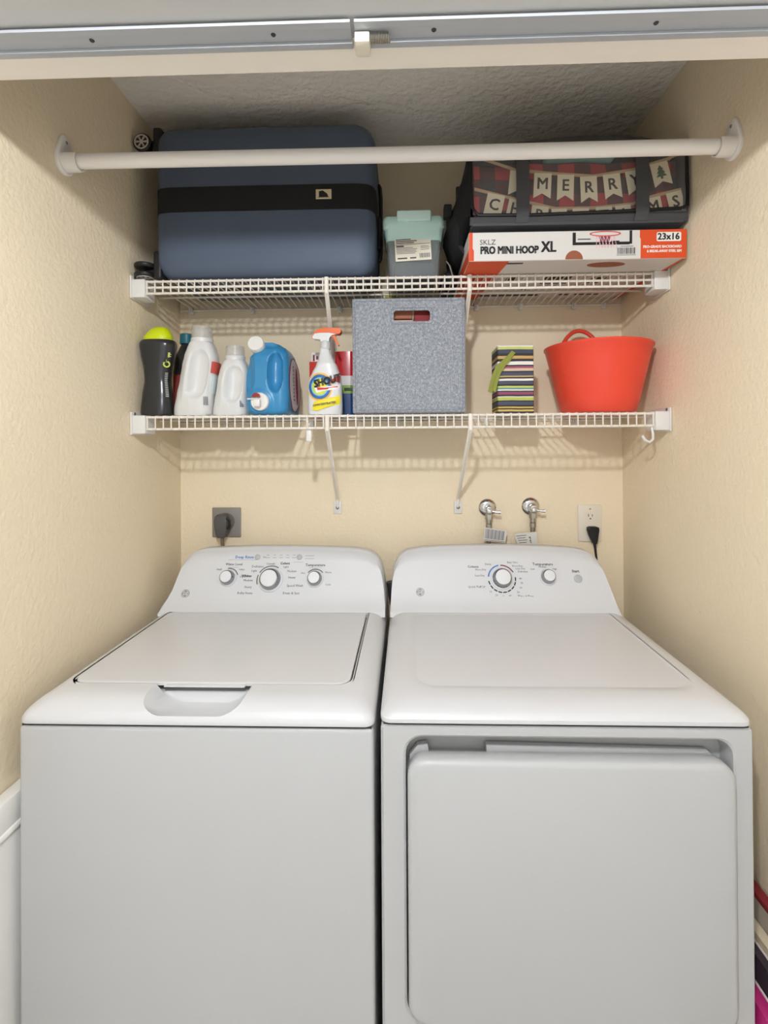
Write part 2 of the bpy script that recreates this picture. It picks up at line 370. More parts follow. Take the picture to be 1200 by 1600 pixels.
con = console_sections(X0, X1, [(.001, .945), (.002, .963), (.004, 1.00), (.008, 1.035), (.014, 1.056), (.028, 1.080), (.050, 1.095), (.10, 1.103)],
                       [(.016, .945), (.019, .963), (.026, 1.00), (.034, 1.035), (.040, 1.056), (.052, 1.078), (.072, 1.093), (.11, 1.101)], 1.111)
obj('console', G().loft(con), M_console, dry, 50)
dkx, dkz = .314, 1.022
knob(dry, dkx, dkz, .034); knob(dry, .452, 1.026, .025); badge(dry, .066, .986)
obj('start_button', G().lathe([(.012, -.001), (.012, .003), (.010, .0042)], 24, on_face(.542, 1.022)), M_btn, dry)
letters(dry, [('Temperature', .442, 1.061, .0115, 'CENTER', .0002), ('Start', .538, 1.042, .0115, 'CENTER', .0003), ('Timed Dry', .356, .975, .0105, 'LEFT', .0002), ('Cottons', .246, 1.054, .010, 'RIGHT', .0002),
              ('More Dry', .268, 1.046, .008, 'RIGHT', 0), ('Less Dry', .262, 1.030, .008, 'RIGHT', 0), ('Damp', .266, 1.061, .008, 'LEFT', 0), ('Quick Fluff 20', .262, 1.0, .009, 'RIGHT', 0), ('Easy Care', .334, 1.066, .008, 'LEFT', 0),
              ('More Dry', .348, 1.056, .008, 'LEFT', 0), ('Less Dry', .358, 1.049, .008, 'LEFT', 0), ('Delicates', .364, 1.041, .008, 'LEFT', 0), ('80', .366, 1.022, .008, 'LEFT', 0), ('70', .368, 1.010, .008, 'LEFT', 0),
              ('60', .364, .998, .008, 'LEFT', 0), ('50', .355, .986, .008, 'LEFT', 0), ('40', .334, .977, .008, 'CENTER', 0), ('30', .314, .975, .008, 'CENTER', 0), ('20', .294, .978, .008, 'CENTER', 0), ('10', .277, .987, .008, 'CENTER', 0),
              ('Low', .416, 1.048, .007, 'RIGHT', 0), ('Medium', .440, 1.054, .007, 'CENTER', 0), ('High', .470, 1.048, .007, 'LEFT', 0)], M_dark)
g = G().arc(.0385, .0425, math.radians(100), math.radians(172), .0004, on_face(dkx, dkz), 14); obj('blue_dial_arc', g, M_blue, dry, 0)
g = G().arc(.0385, .0420, math.radians(28), math.radians(92), .0004, on_face(dkx, dkz), 14); obj('maroon_dial_arc', g, M_maroon, dry, 0)
g = G()
for k in range(9): g.arc(.0390, .0425, math.radians(190+k*20), math.radians(206+k*20), .0004, on_face(dkx, dkz), 5)
obj('black_dial_arc', g, M_black, dry, 0)

# ------------------------------------------------------------------ wire shelves
def wire_shelf(zt, label, mid, clips):
    """zt = height of the top of the deck wires"""
    t = thing('wire_shelf', label, 'shelf', (0, -.15, zt))
    yf, lip, r, rc = -.305, .034, .0036, .0021
    zr = zt-.006
    xa, xb = -WX+.040, WX-.040
    for z in ([zr, zr-lip/2, zr-lip] if mid else [zr, zr-lip]): obj('front_rail', G().tube([(xa-.01, yf, z), (xb+.01, yf, z)], r, 8), M_wire, t)
    for y in (-.006, -.155): obj('deck_rail', G().tube([(-WX+.004, y, zr-.001), (WX-.004, y, zr-.001)], r*.9, 8), M_wire, t)
    cw = mesh('cross_wire', G().tube([(0, .145, -rc), (0, -.15, -rc), (0, -.158, -.0035), (0, -.1595, -.009), (0, -.1595, -.006-lip)], rc, 6), M_wire)
    n = 63
    for k in range(n):
        c = bpy.data.objects.new('cross_wire', cw); COL.objects.link(c); c.parent = t; c.location = (xa+.006+(xb-xa-.012)*k/(n-1), 0, 0)
    for s in (-1, 1):
        x0, x1 = sorted((s*(WX-.001), s*(WX-.042)))
        g = G().rbox(x0, x1, yf-.010, yf+.05, zr-lip-.013, zr+.006, .003)
        b = obj('end_bracket', g, M_plastic, t)
        xw = s*(WX-.001); x0, x1 = sorted((xw, xw-s*.005))
        obj('bracket_plate', G().rbox(x0, x1, yf-.016, yf+.09, zr-lip-.016, zr+.016, .002), M_plastic, b)
        obj('screw', G().lathe([(.0045, 0), (.004, .002)], 10, frame((xw-s*.005, yf+.0, zr+.011), (0, 1, 0), (0, 0, 1), (-s, 0, 0))), M_steel, b)
    for x in clips:
        c = obj('wall_clip', G().rbox(x-.008, x+.008, -.014, -.0005, zr-.016, zr+.008, .003).tube([(x, -.004, zr-.012), (x, -.020, zr-.009), (x, -.022, zr+.001)], .003, 6), M_plastic, t)
    for xt, xbm in ((-.197, -.212), (.2085, .2030)):
        zb = zr-.285
        br = obj('support_brace', G().tube([(xt, yf-.006, zr+.003), (xt, yf-.006, zr-lip-.004), (xbm, -.006, zb+.02), (xbm, -.004, zb)], [.0065, .0065, .0062, .0058], 10), M_wire, t)
        obj('brace_foot', G().rbox(xbm-.014, xbm+.014, -.005, -.0005, zb-.034, zb+.010, .002), M_plastic, br)
        obj('screw', G().lathe([(.006, 0), (.006, .002), (.003, .004)], 12, front(xbm, -.005, zb-.012)), M_steel, br)
    return t
ZU, ZL = 1.9095, 1.5180
wire_shelf(ZU, 'upper white wire shelf holding the suitcase and storage bag', True, (-.72, -.505, -.2, .27, .42, .60, .70))
wire_shelf(ZL, 'lower white wire shelf holding detergent bottles and bucket', False, (-.6, -.3, 0, .3, .6))

# hooks hanging from the lower shelf
g = G().rbox(-.260, -.244, -.300, -.292, 1.440, 1.476, .003).tube([(-.252, -.296, 1.474), (-.252, -.302, 1.486), (-.252, -.298, 1.492)], .003, 6)
solo('plastic_hook', g, M_plastic, 'small white plastic hook hanging under the lower shelf beside the left brace', 'hook', (-.252, -.296, 1.44))
g = G().tube([(.716, -.300, 1.474), (.718, -.302, 1.455), (.716, -.306, 1.440), (.705, -.310, 1.432), (.692, -.310, 1.438), (.686, -.308, 1.450)], .0038, 8)
solo('wire_hook', g, M_plastic, 'curved white hook below the right end of the lower shelf', 'hook', (.705, -.305, 1.432))

# ------------------------------------------------------------------ closet rod
t = thing('closet_rod', 'white round closet rod spanning the closet below the header', 'rod', (0, -.593, 2.087))
obj('rod', G().tube([(-WX+.012, -.593, 2.087), (0, -.593, 2.085), (WX-.012, -.593, 2.087)], .0165, 20), M_rod, t)
for s in (-1, 1):
    xw = s*(WX-.0005)
    M = frame((xw, -.593, 2.087), (0, 1, 0), (0, 0, 1), (-s, 0, 0))
    fl = []
    for r_, d in ((1, 0), (1, .005), (.9, .008)):
        fl.append([M @ Vector((x*r_, y*r_, d)) for x, y in [(.030*math.cos(a), .030*math.sin(a)) for a in [math.radians(-200+k*220/20) for k in range(21)]]+[(.014, .052), (.006, .060), (-.006, .060), (-.014, .052)]])
    so = obj('rod_socket', G().loft(fl), M_rod, t)
    cup = [[M @ Vector((r_*math.cos(math.radians(-205+k*230/24)), r_*math.sin(math.radians(-205+k*230/24)), d)) for k in range(25)] for r_, d in ((.023, .004), (.0225, .040), (.0185, .040), (.0185, .004))]
    obj('cup', G().loft(cup, True, True), M_rod, so)
    obj('screw', G().lathe([(.004, 0), (.003, .0015)], 10, M @ Matrix.Translation((0, .044, .008))), M_steel, so)

# ------------------------------------------------------------------ door track under the header
ZT = ZH+.004
for nm, xa, xb, lb in (('door_track', -.86, -.052, 'left length of white folding-door track under the header'), ('door_track', -.046, .86, 'right length of white folding-door track under the header')):
    t = thing(nm, lb, 'door track', ((xa+xb)/2, -.958, ZH))
    obj('rear_flange', G().rbox(xa, xb, -.9455, -.931, ZH-.004, ZH-.0003, .001).box(xa, xb, -.9475, -.9455, ZH-.008, ZH-.0003), M_alu, t)
    obj('channel', G().rbox(xa, xb, -.981, -.9475, ZH-.003, ZH-.0003, .0008).box(xa, xb, -.983, -.981, ZH-.005, ZH-.0003).box(xa, xb, -.981, -.972, ZH-.005, ZH-.0038), M_alu, t)
    for k in range(3):
        x = xa+.12+(xb-xa-.24)*k/2
        obj('screw', G().lathe([(.004, 0), (.003, .0015)], 10, frame((x, -.962, ZH-.003), (1, 0, 0), (0, -1, 0), (0, 0, -1))), M_gap, t)
t = thing('track_pivot', 'small cream pivot block with coil spring in the door track', 'track fitting', (-.03, -.955, ZH))
M_cream = mat('cream_nylon', '#e6dfcb', .5)
obj('block', G().rbox(-.047, -.024, -.966, -.934, ZH-.020, ZH-.004, .002).rbox(-.045, -.026, -.944, -.930, ZH-.017, ZH-.006, .001), M_cream, t)
obj('spring', G().tube([(-.024+.030*k/96, -.960+.0065*math.cos(k*2*math.pi/8), ZH-.0115+.0065*math.sin(k*2*math.pi/8)) for k in range(97)], .0011, 5), M_steel, t)

# ------------------------------------------------------------------ upper shelf: suitcase
M_case = mat('slate_blue_shell', '#4d596b', .55, vary=.05, vscale=5, bump=(300, .12, .0006))
M_strap = mat('black_webbing', '#161516', .85, bump=(500, .4, .0006))
M_blackp = mat('black_plastic', '#17181a', .45)
M_silver = mat('wheel_silver', '#d4d0c8', .35, .4)
sx0, sx1, sz0, sz1 = -.690, -.057, ZU+.001, 2.347
case = thing('suitcase', 'slate blue hard-shell suitcase lying on its side with a black band', 'suitcase', (-.372, -.19, sz0))
def case_ring(ins, y, r=.05): return [(x, y, z) for x, z in rr(sx0+ins, sx1-ins, sz0+ins, sz1-ins, (max(.05-ins*.5, .03), max(.05-ins*.5, .03), max(.055-ins*.5, .03), max(.05-ins*.5, .03)), 8)]
obj('front_shell', G().loft([case_ring(.004, -.196), case_ring(0, -.200), case_ring(0, -.285), case_ring(.003, -.300), case_ring(.010, -.314), case_ring(.022, -.323), case_ring(.045, -.327), case_ring(.11, -.329)]), M_case, case, 40)
obj('rear_shell', G().loft([case_ring(.05, -.060), case_ring(.022, -.062), case_ring(.008, -.072), case_ring(0, -.09), case_ring(0, -.184), case_ring(.004, -.188)]), M_case, case, 40)
obj('zip_band', G().loft([case_ring(.0035, -.199), case_ring(.0005, -.196), case_ring(.0005, -.187), case_ring(.0035, -.184)]), M_blackp, case)
# wide black band that runs across the front and wraps round the right-hand side
def band_pt(x, z, off=0): return (x, -.3275-off, z)
prof = [(sx0-.0015, -.205), (sx0-.0015, -.285), (sx0+.003, -.303), (sx0+.010, -.3165), (sx0+.022, -.3255), (sx0+.05, -.3305), (sx0+.2, -.3320), (sx1-.2, -.3320), (sx1-.05, -.3305), (sx1-.022, -.3255), (sx1-.010, -.3165), (sx1-.003, -.303), (sx1+.0015, -.285), (sx1+.0015, -.205)]
bsec = []
for x, y in prof:
    cx_ = (sx0+sx1)/2; ins = .004
    n_in = Vector((cx_-x, .0, 0)).normalized() if abs(y+.205) < .085 else Vector((0, 1, 0))
    q = Vector((x, y, 0))+n_in*ins
    bsec.append([(x, y, 2.092), (x, y, 2.162), (q.x, q.y, 2.162), (q.x, q.y, 2.092)])
st = obj('band', G().loft(bsec), M_strap, case)
bd = obj('badge', G().rbox(-.222, -.178, -.3345, -.3315, 2.119, 2.146, .001), mat('brass_cream', '#d8cba8', .4, .3), st)
obj('emblem', G().prism([(-.213, 2.124), (-.186, 2.124), (-.190, 2.133), (-.202, 2.142), (-.213, 2.140)], .0006, front(0, -.3345, 0)).box(-.216, -.184, -.3349, -.3345, 2.1225, 2.1235), M_blackp, bd)
obj('zip_pull', G().rbox(sx1+.001, sx1+.008, -.196, -.180, 2.03, 2.13, .003), M_blackp, case)
obj('side_handle', G().tube([(sx1+.002, -.17, 2.00), (sx1+.007, -.17, 2.01), (sx1+.009, -.17, 2.05), (sx1+.009, -.17, 2.20), (sx1+.007, -.17, 2.23), (sx1+.002, -.17, 2.24)], .006, 8), M_blackp, case)
obj('top_handle', G().rbox(-.20, -.15, -.26, -.235, sz1-.002, sz1+.006, .003), M_blackp, case)
for zc, up in ((1.935, 1), (2.322, -1)):
    zs = sorted((zc-up*.024, zc+up*.055))
    gd = obj('corner_guard', G().rbox(sx0-.006, sx0+.018, -.315, -.255, zs[0]+ (.004 if up < 0 else 0), zs[1], .006, 3), M_blackp, case)
def spoke_wheel(parent, M, r, th):
    w = obj('wheel', G().lathe([(r*.55, 0), (r*.9, .0), (r, th*.25), (r, th*.75), (r*.9, th), (r*.80, th)], 28, M, True, True), M_blackp, parent)
    g = G().arc(r*.66, r*.80, 0, 2*math.pi, .0012, M @ Matrix.Translation((0, 0, th)), 28)
    g.lathe([(r*.2, th), (r*.18, th+.002)], 12, M)
    for k in range(6):
        a = k*math.pi/3
        for da in (-.13, .13): g.box(0, r*.7, -r*.035, r*.035, th, th+.0012); g.v[-8:] = [tuple(M @ (Matrix.Rotation(a+da, 4, 'Z') @ Vector(p))) for p in g.v[-8:]]
    obj('spokes', g, M_silver, w, 0)
# upper caster: wheel disc faces the room; lower caster: twin wheels lying flat
up_ = obj('caster', G().rbox(-.732, sx0-.004, -.30, -.262, 2.288, 2.318, .006).rbox(-.722, -.690, -.302, -.27, 2.265, 2.30, .005), M_blackp, case)
spoke_wheel(up_, front(-.7285, -.302, 2.305), .0265, .012)
spoke_wheel(up_, frame((-.7285, -.266, 2.305), (1, 0, 0), (0, 0, 1), (0, -1, 0)), .0265, .012)
lo_ = obj('caster', G().rbox(-.735, sx0-.002, -.296, -.270, 1.931, 1.945, .004), M_blackp, case)
for zc, s in ((1.929, -1), (1.943, 1)):
    spoke_wheel(lo_, frame((-.7255, -.300, zc), (1, 0, 0), (0, s, 0), (0, 0, s)), .0300, .013)

# ------------------------------------------------------------------ upper shelf: clear bin with mint lid
M_clear = mat('clear_plastic', '#e9efee', .12, vary=.01, trans=.85, ior=1.2)
M_film = mat('clear_film', '#ffffff', .06, vary=.0, alpha=.10, spec=.6)
M_mint = mat('mint_plastic', '#c6e8df', .35, vary=.03, sss=.1)
M_mint2 = mat('mint_latch', '#d6f3ec', .35, vary=.02)
bz = ZU+.001
bn = thing('storage_bin', 'small clear plastic bin with a mint green latching lid', 'storage bin', (.053, -.19, bz))
def bin_ring(z, ins, t): return [(x, y, z) for x, y in rr(-.020-.009*t+ins, .125+.009*t-ins, -.278-.006*t+ins, -.10+.006*t-ins, .014, 5)]
obj('body', G().loft([bin_ring(bz, .004, 0), bin_ring(bz+.004, 0, 0), bin_ring(bz+.150, 0, 1), bin_ring(bz+.150, .003, 1), bin_ring(bz+.008, .003, .02), bin_ring(bz+.006, .006, 0)]), M_clear, bn, 40)
ld = obj('lid', G().loft([bin_ring(bz+.108, -.001, .8), bin_ring(bz+.140, -.003, 1), bin_ring(bz+.146, -.008, 1), bin_ring(bz+.166, -.008, 1.1), bin_ring(bz+.176, -.003, 1.1), bin_ring(bz+.180, .008, 1.1)]), M_mint, bn, 40)
obj('latch', G().rbox(.004, .102, -.302, -.286, 2.068, bz+.188, .004, 3).rbox(.004, .102, -.300, -.25, bz+.178, bz+.188, .003), M_mint2, ld)
Ml = frame((.050, -.2835, 1.994), (1, 0, .05), (-.05, 0, 1), (0, -1, 0))
M_paper = mat('paper_label', '#e6dfcd', .7, vary=.02)
lb = obj('label_sticker', G().prism([(-.052, -.034), (.052, -.034), (.052, .034), (-.052, .034)], .0006, Ml), M_paper, bn, 0)
g = G()
for (y, x0, x1, h) in ((.028, -.048, -.005, .0012), (.023, -.048, .012, .0012), (.018, -.048, .004, .0012), (.0135, -.05, .05, .0006), (.009, -.048, -.026, .0022), (.004, -.048, 0, .0006), (0, -.048, .012, .0006), (-.004, -.048, .008, .0006), (-.008, -.048, .010, .0006), (-.012, -.048, .006, .0006), (-.026, -.046, -.018, .0020), (-.026, -.010, .008, .0020), (.006, .022, .045, .0006), (.002, .022, .048, .0006), (-.003, .022, .046, .0006)):
    g.prism([(x0, y-h), (x1, y-h), (x1, y+h), (x0, y+h)], .0004, Ml @ Matrix.Translation((0, 0, .0006)))
x = .018
while x < .046:
    w = random.choice((.0008, .0014, .002)); g.prism([(x, -.027), (x+w, -.027), (x+w, -.014), (x, -.014)], .0004, Ml @ Matrix.Translation((0, 0, .0006))); x += w+.0012
obj('print_marks', g, M_dark, lb, 0)
g = G().rbox(-.008, .113, -.262, -.115, bz+.008, bz+.060, .012, 2); g.disp(lambda p: p+Vector((0, 0, -.004-.006*abs(math.sin(p.x*60)))) if p.z > bz+.03 else p)
solo('folded_cloth', g, mat('navy_cloth', '#3a4350', .9), 'dark blue folded cloth inside the mint-lidded bin', 'cloth', (.053, -.19, bz+.008))
g = G().rbox(.000, .106, -.25, -.12, bz+.062, bz+.104, .010, 2)
solo('folded_cloth', g, mat('grey_cloth', '#8f9a98', .9), 'pale grey folded cloth on top inside the mint-lidded bin', 'cloth', (.053, -.19, bz+.062))
# black fabric bag between the bin and the boxed hoop, and a yellow-green sheet lying behind
M_blk = mat('black_nylon', '#1b1c1f', .75, bump=(120, .25, .002))
g = G()
rings = [(ZU+.001, .024, .09), (ZU+.010, .0285, .10), (ZU+.030, .028, .10), (ZU+.042, .022, .085), (ZU+.048, .010, .05)]
g.loft([sec(.1615+.002*math.sin(i*2.1), -.13, z, rx*.85, ry, 3, 28) for i, (z, rx, ry) in enumerate(rings)])
solo('fabric_pouch', g, M_blk, 'slumped black fabric pouch squeezed between mint bin and white box', 'pouch', (.166, -.13, ZU+.001))
g = G().tube([(.150, -.245, ZU+.06), (.158, -.252, ZU+.045), (.163, -.25, ZU+.03), (.166, -.245, ZU+.02)], .004, 8, True, .4)
solo('webbing_strap', g, mat('grey_webbing', '#a39b90', .8), 'short grey strap end hanging on the black pouch', 'strap', (.16, -.25, ZU+.02))
g = G().rbox(-.040, .005, -.090, -.012, ZU+.0005, ZU+.020, .004)
solo('paper_packet', g, mat('yellow_green_paper', '#b6ac3c', .7), 'yellow-green paper packet on the upper shelf behind the mint bin', 'packet', (-.02, -.05, ZU))

# ------------------------------------------------------------------ upper shelf: boxed mini hoop (leaning slightly over the lip)
BX0, BX1, BY0, BY1, BH = .193, .750, -.420, -.014, .0735
BZ = 1.9040
hb = thing('hoop_box', 'flat white and orange cardboard box for a mini basketball hoop', 'box', ((BX0+BX1)/2, BY0, BZ))
M_card = mat('white_card', '#d9d5cf', .55, vary=.02); M_card_s = mat('brown_card', '#b9a58c', .8)
obj('carton', G().rbox(BX0, BX1, BY0, BY1, BZ, BZ+BH, .0015, 1), M_card, hb, 0)
def bxy(px, py): return (BX0+(px-733.5)/341.5*(BX1-BX0), BZ+BH-(py-363+0)/46*BH)     # front of carton
def fr(lift=.0004): return front(0, BY0-lift, 0)
def rect(g, x0, y0, x1, y1, M, d=.0004):
    a, b = bxy(x0, y1), bxy(x1, y0); g.prism([a, (b[0], a[1]), b, (a[0], b[1])], d, M); return g
g = G(); rect(g, 733.8, 363.3, 739.5, 408.6, fr(0))
g.prism([bxy(739, 408.5), bxy(741.5, 408.5), bxy(741.5, 392), bxy(739, 388)], .0004, fr(0))
obj('orange_print', g, M_orange, hb, 0)
g = G().prism([bxy(1002, 363.3), bxy(1074.6, 363.3), bxy(1074.6, 408.6), bxy(1003.5, 408.6), bxy(1003.5, 378), bxy(1002, 375)][::-1], .0004, fr(0))
op = obj('orange_print', g, M_orange, hb, 0)
ga, gb = bxy(1028, 382), bxy(1066, 367.5)
obj('size_panel', G().prism(rr(ga[0], gb[0], ga[1], gb[1], .004), .0004, fr(.0004)), M_white, op, 0)
def tx(g, s, px, py, size, al='LEFT', bold=0., sx=1., shear=0., lift=.0006):
    x, z = bxy(px, py); return g.text(s, size, front(x, BY0-lift, z), al, bold, .0002, 2, shear, sx)
g = tx(G(), '23x16', 1063.5, 375, .0235, 'RIGHT', .0006, .95, 0, .0012)
obj('size_lettering', g, M_black, op, 0)
g = tx(G(), 'PRO-GRADE BACKBOARD', 1067, 390.5, .0092, 'RIGHT', .0003, .90); tx(g, '& BREAK-AWAY STEEL RIM', 1067, 397.5, .0092, 'RIGHT', .0003, .80)
obj('white_lettering', g, M_white, op, 0)
g = tx(G(), 'SKLZ', 750.5, 379.5, .0185, 'LEFT', -.0001, 1.0)
obj('lettering', g, M_dark, hb, 0)
g = tx(G(), 'PRO MINI HOOP', 751.5, 392.5, .0265, 'LEFT', .0012, .76); tx(g, 'XL', 848, 388.5, .038, 'LEFT', .0013, .82)
obj('title_lettering', g, M_black, hb, 0)
g = G(); rect(g, 897, 366, 902, 386, fr(0)); rect(g, 986, 364, 990, 385, fr(0)); rect(g, 902, 381.5, 986, 386, fr(0)); rect(g, 905, 376, 925, 377.5, fr(0)); rect(g, 957, 380, 970, 384, fr(.0004))
obj('backboard_print', g, M_black, hb, 0)
g = G(); rx_, rz_ = bxy(948, 368.5); Mr = front(rx_, BY0, rz_)
for k in range(28):
    a0, a1 = 2*math.pi*k/28, 2*math.pi*(k+1)/28
    g.prism([(.040*math.cos(a0), .007*math.sin(a0)), (.040*math.cos(a1), .007*math.sin(a1)), (.036*math.cos(a1), .0045*math.sin(a1)), (.036*math.cos(a0), .0045*math.sin(a0))][::-1], .0007, Mr)
obj('rim_print', g, M_red, hb, 0)
g = G()
for k in range(-3, 3):
    for d in (0, 1):
        xa, xb = k*.009+.0045, (k+d*2-.5)*.0075+.004
        za, zb = rz_-.006, rz_-.036
        g.prism([(rx_+xa-.0006, za), (rx_+xb-.0006, zb), (rx_+xb+.0006, zb), (rx_+xa+.0006, za)], .0009, fr(0))
obj('net_print', g, mat('print_pink', '#e6b7ba', .6), hb, 0)
a, b = bxy(938, 386), bxy(957, 373)
obj('net_shade_print', G().prism([(a[0]+.006, a[1]), (b[0]-.006, a[1]), b, (a[0], b[1])], .0003, fr(0)), M_maroon, hb, 0)
bx_, bz_ = bxy(899.5, 408.4); g = G().arc(0.0001, .0225, 0, math.pi, .0004, Matrix.Translation((0, 0, 0)) @ front(bx_, BY0, bz_), 16)
obj('ball_print', g, mat('print_brown', '#96563c', .6), hb, 0)
g = G(); px = 967.
while px < 995:
    w = random.choice((.7, 1.2, 1.8)); rect(g, px, 391, px+w, 401, fr(0)); px += w+.9
rect(g, 966, 402.3, 996, 403, fr(0)); rect(g, 972, 388.5, 992, 389.3, fr(0))
obj('barcode_print', g, M_dark, hb, 0)
# underside and end prints
Mu = frame((0, 0, BZ), (1, 0, 0), (0, -1, 0), (0, 0, -1))      # local y -> towards the room
obj('orange_print', G().prism([(BX0+.001, .012), (BX0+.075, .012), (BX0+.105, .417), (BX0+.001, .417)], .0004, Mu), M_orange, hb, 0)
g = G().prism([(BX1-.02, .012), (BX1-.001, .012), (BX1-.001, .417), (BX1-.008, .417)], .0004, Mu)
obj('orange_print', g, M_orange, hb, 0); obj('orange_print', G().box(BX0-.0004, BX0, BY0, BY1, BZ+.001, BZ+.03), M_orange, hb, 0)
g = G(); 
for (x0, x1, y0, y1) in ((BX0+.10, BX0+.145, .392, .402), (BX0+.13, BX0+.16, .23, .28), (BX0+.24, BX0+.32, .20, .27), (BX0+.38, BX0+.42, .20, .26), (BX0+.08, BX0+.27, .055, .075), (BX0+.34, BX0+.37, .058, .075), (BX0+.39, BX0+.47, .060, .072), (BX0+.20, BX0+.215, .13, .15), (BX0+.35, BX0+.37, .14, .15)):
    g.prism([(x0, y0), (x1, y0), (x1, y1), (x0, y1)], .0004, Mu)
obj('black_print', g, M_black, hb, 0)
g = G().prism([(BX0+.37+.05*math.cos(k*math.pi/12), .375+.022*math.sin(k*math.pi/12)) for k in range(24)], .0004, Mu); obj('ball_print', g, mat('print_brown', '#96563c', .6), hb, 0)
hb.rotation_euler = (math.radians(2.8), 0, math.radians(.2))

# ------------------------------------------------------------------ upper shelf: zipped bag with clear window, on the box
M_bag = mat('charcoal_nylon', '#4a4b4e', .7, vary=.06, bump=(200, .25, .001))
M_pipe = mat('black_piping', '#121214', .45)
GX0, GX1, GY0, GZ = .197, .752, -.424, 1.9965
bag = thing('storage_bag', 'charcoal zipped storage bag with a clear window and two strap handles', 'storage bag', (.48, -.24, GZ))
g = G().rbox(GX0+.004, GX1-.004, GY0+.006, -.05, GZ, GZ+.012, .005, 2)
g.loft([[(x, y, z) for z, y in ((GZ+.004, GY0+.010), (GZ+.020, GY0-.002), (2.018+.010*u, GY0+.002), (2.020+.010*u, GY0+.010), (GZ+.02, GY0+.012), (GZ+.008, GY0+.02))] for u, x in [(k/10, GX0+(GX1-GX0)*k/10) for k in range(11)]])
obj('front_band', g, M_bag, bag, 40)
g = G().rbox(GX0, GX1, -.062, -.050, GZ, 2.29, .005); obj('back_panel', g, M_bag, bag)
g = G()     # sagging top
for_ = []
for k in range(13):
    u = k/12; x = GX0+(GX1-GX0)*u; zt = 2.196+.004*u; hump = interp([(0, .02), (.1, .07), (.3, .115), (.6, .132), (.85, .120), (.95, .07), (1, .02)], u)
    for_.append([(x, GY0+.006, zt-.006), (x, GY0+.002, zt), (x, GY0+.05, zt+.012+hump*.30), (x, -.32, zt+hump*.68), (x, -.24, zt+hump), (x, -.06, zt+hump), (x, -.055, zt+hump-.012), (x, -.24, zt+hump-.008), (x, -.32, zt+hump*.68-.008), (x, GY0+.05, zt+.006+hump*.30)])
g.loft(for_); obj('top_panel', g, M_bag, bag, 60)
g = G()     # left end bulges out and sags down beside the box
for_ = []
for k in range(11):
    v = k/10; z = 1.962+(2.190-1.962)*v; out = [0.024, .034, .042, .048, .049, .045, .038, .030, .018, .009, .004][k]; xi = GX0+.004 if z > 1.996 else BX0-.004
    for_.append([(xi, GY0+.022 if v > .2 else GY0+.10, z), (GX0-out*.55, GY0+.040+ (.06 if v < .2 else 0), z), (GX0-out, -.28, z), (GX0-out*1.05, -.20, z), (GX0-out*.8, -.10, z), (xi, -.052, z+.06*v), (xi+.001, -.06, z+.06*v), (xi+.001, GY0+.04+(.06 if v < .2 else 0), z)])
g.loft(for_)
g.disp(lambda p: p if p.x > GX0-.001 else p+Vector((.006*math.sin(p.z*70+p.y*30), 0, 0)))
obj('end_panel', g, M_blk, bag, 60)
obj('grab_tab', G().rbox(.136, .158, -.335, -.30, 2.065, 2.098, .004), M_blk, bag)
g = G().loft([[(GX1-.002, y, z), (GX1+.006, y, z), (GX1+.006, y+.001, z)] for y, z in ()]) if False else G().rbox(GX1-.004, GX1+.005, GY0+.006, -.05, GZ+.004, 2.20, .004)
obj('end_panel', g, M_bag, bag)
pw = [(GX0+.004, GY0+.001, 2.190), (GX0+.002, GY0, 2.10), (GX0+.006, GY0-.001, 2.040), (GX0+.020, GY0-.003, 2.021), (.35, GY0-.003, 2.019), (.55, GY0-.003, 2.023), (GX1-.02, GY0-.003, 2.029), (GX1-.003, GY0-.003, 2.036), (GX1-.001, GY0-.002, 2.07), (GX1-.002, GY0, 2.13), (GX1-.003, GY0, 2.196)]
obj('piping', G().tube(pw, .0045, 8), M_pipe, bag)
obj('piping', G().tube([(GX0+.004, GY0+.001, 2.190), (.35, GY0, 2.196), (.6, GY0, 2.199), (GX1-.003, GY0, 2.202)], .004, 8), M_pipe, bag)
for xs in (.331, .634):
    s_ = []
    for (z, y) in ((GZ+.006, GY0+.006), (GZ+.022, GY0-.006), (2.03, GY0-.007), (2.10, GY0-.009), (2.17, GY0-.008), (2.197, GY0-.003), (2.206, GY0+.02)):
        s_.append([(xs-.0165, y-.002, z), (xs+.0165, y-.002, z), (xs+.0165, y+.001, z), (xs-.0165, y+.001, z)])
    obj('strap', G().loft(s_), M_bag, bag)
g = G()
for_ = [[(GX0+.006+(GX1-GX0-.012)*k/14, GY0-.001+.0015*math.sin(k*1.7+zz*40), zz) for k in range(15)] for zz in (2.022, 2.06, 2.10, 2.15, 2.194)]
n = 15; vs = [p for q in for_ for p in q]; g.add(vs, [(r*n+i, r*n+i+1, (r+1)*n+i+1, (r+1)*n+i) for r in range(4) for i in range(n-1)])
obj('window', g, M_film, bag, 60, label='clear plastic window')

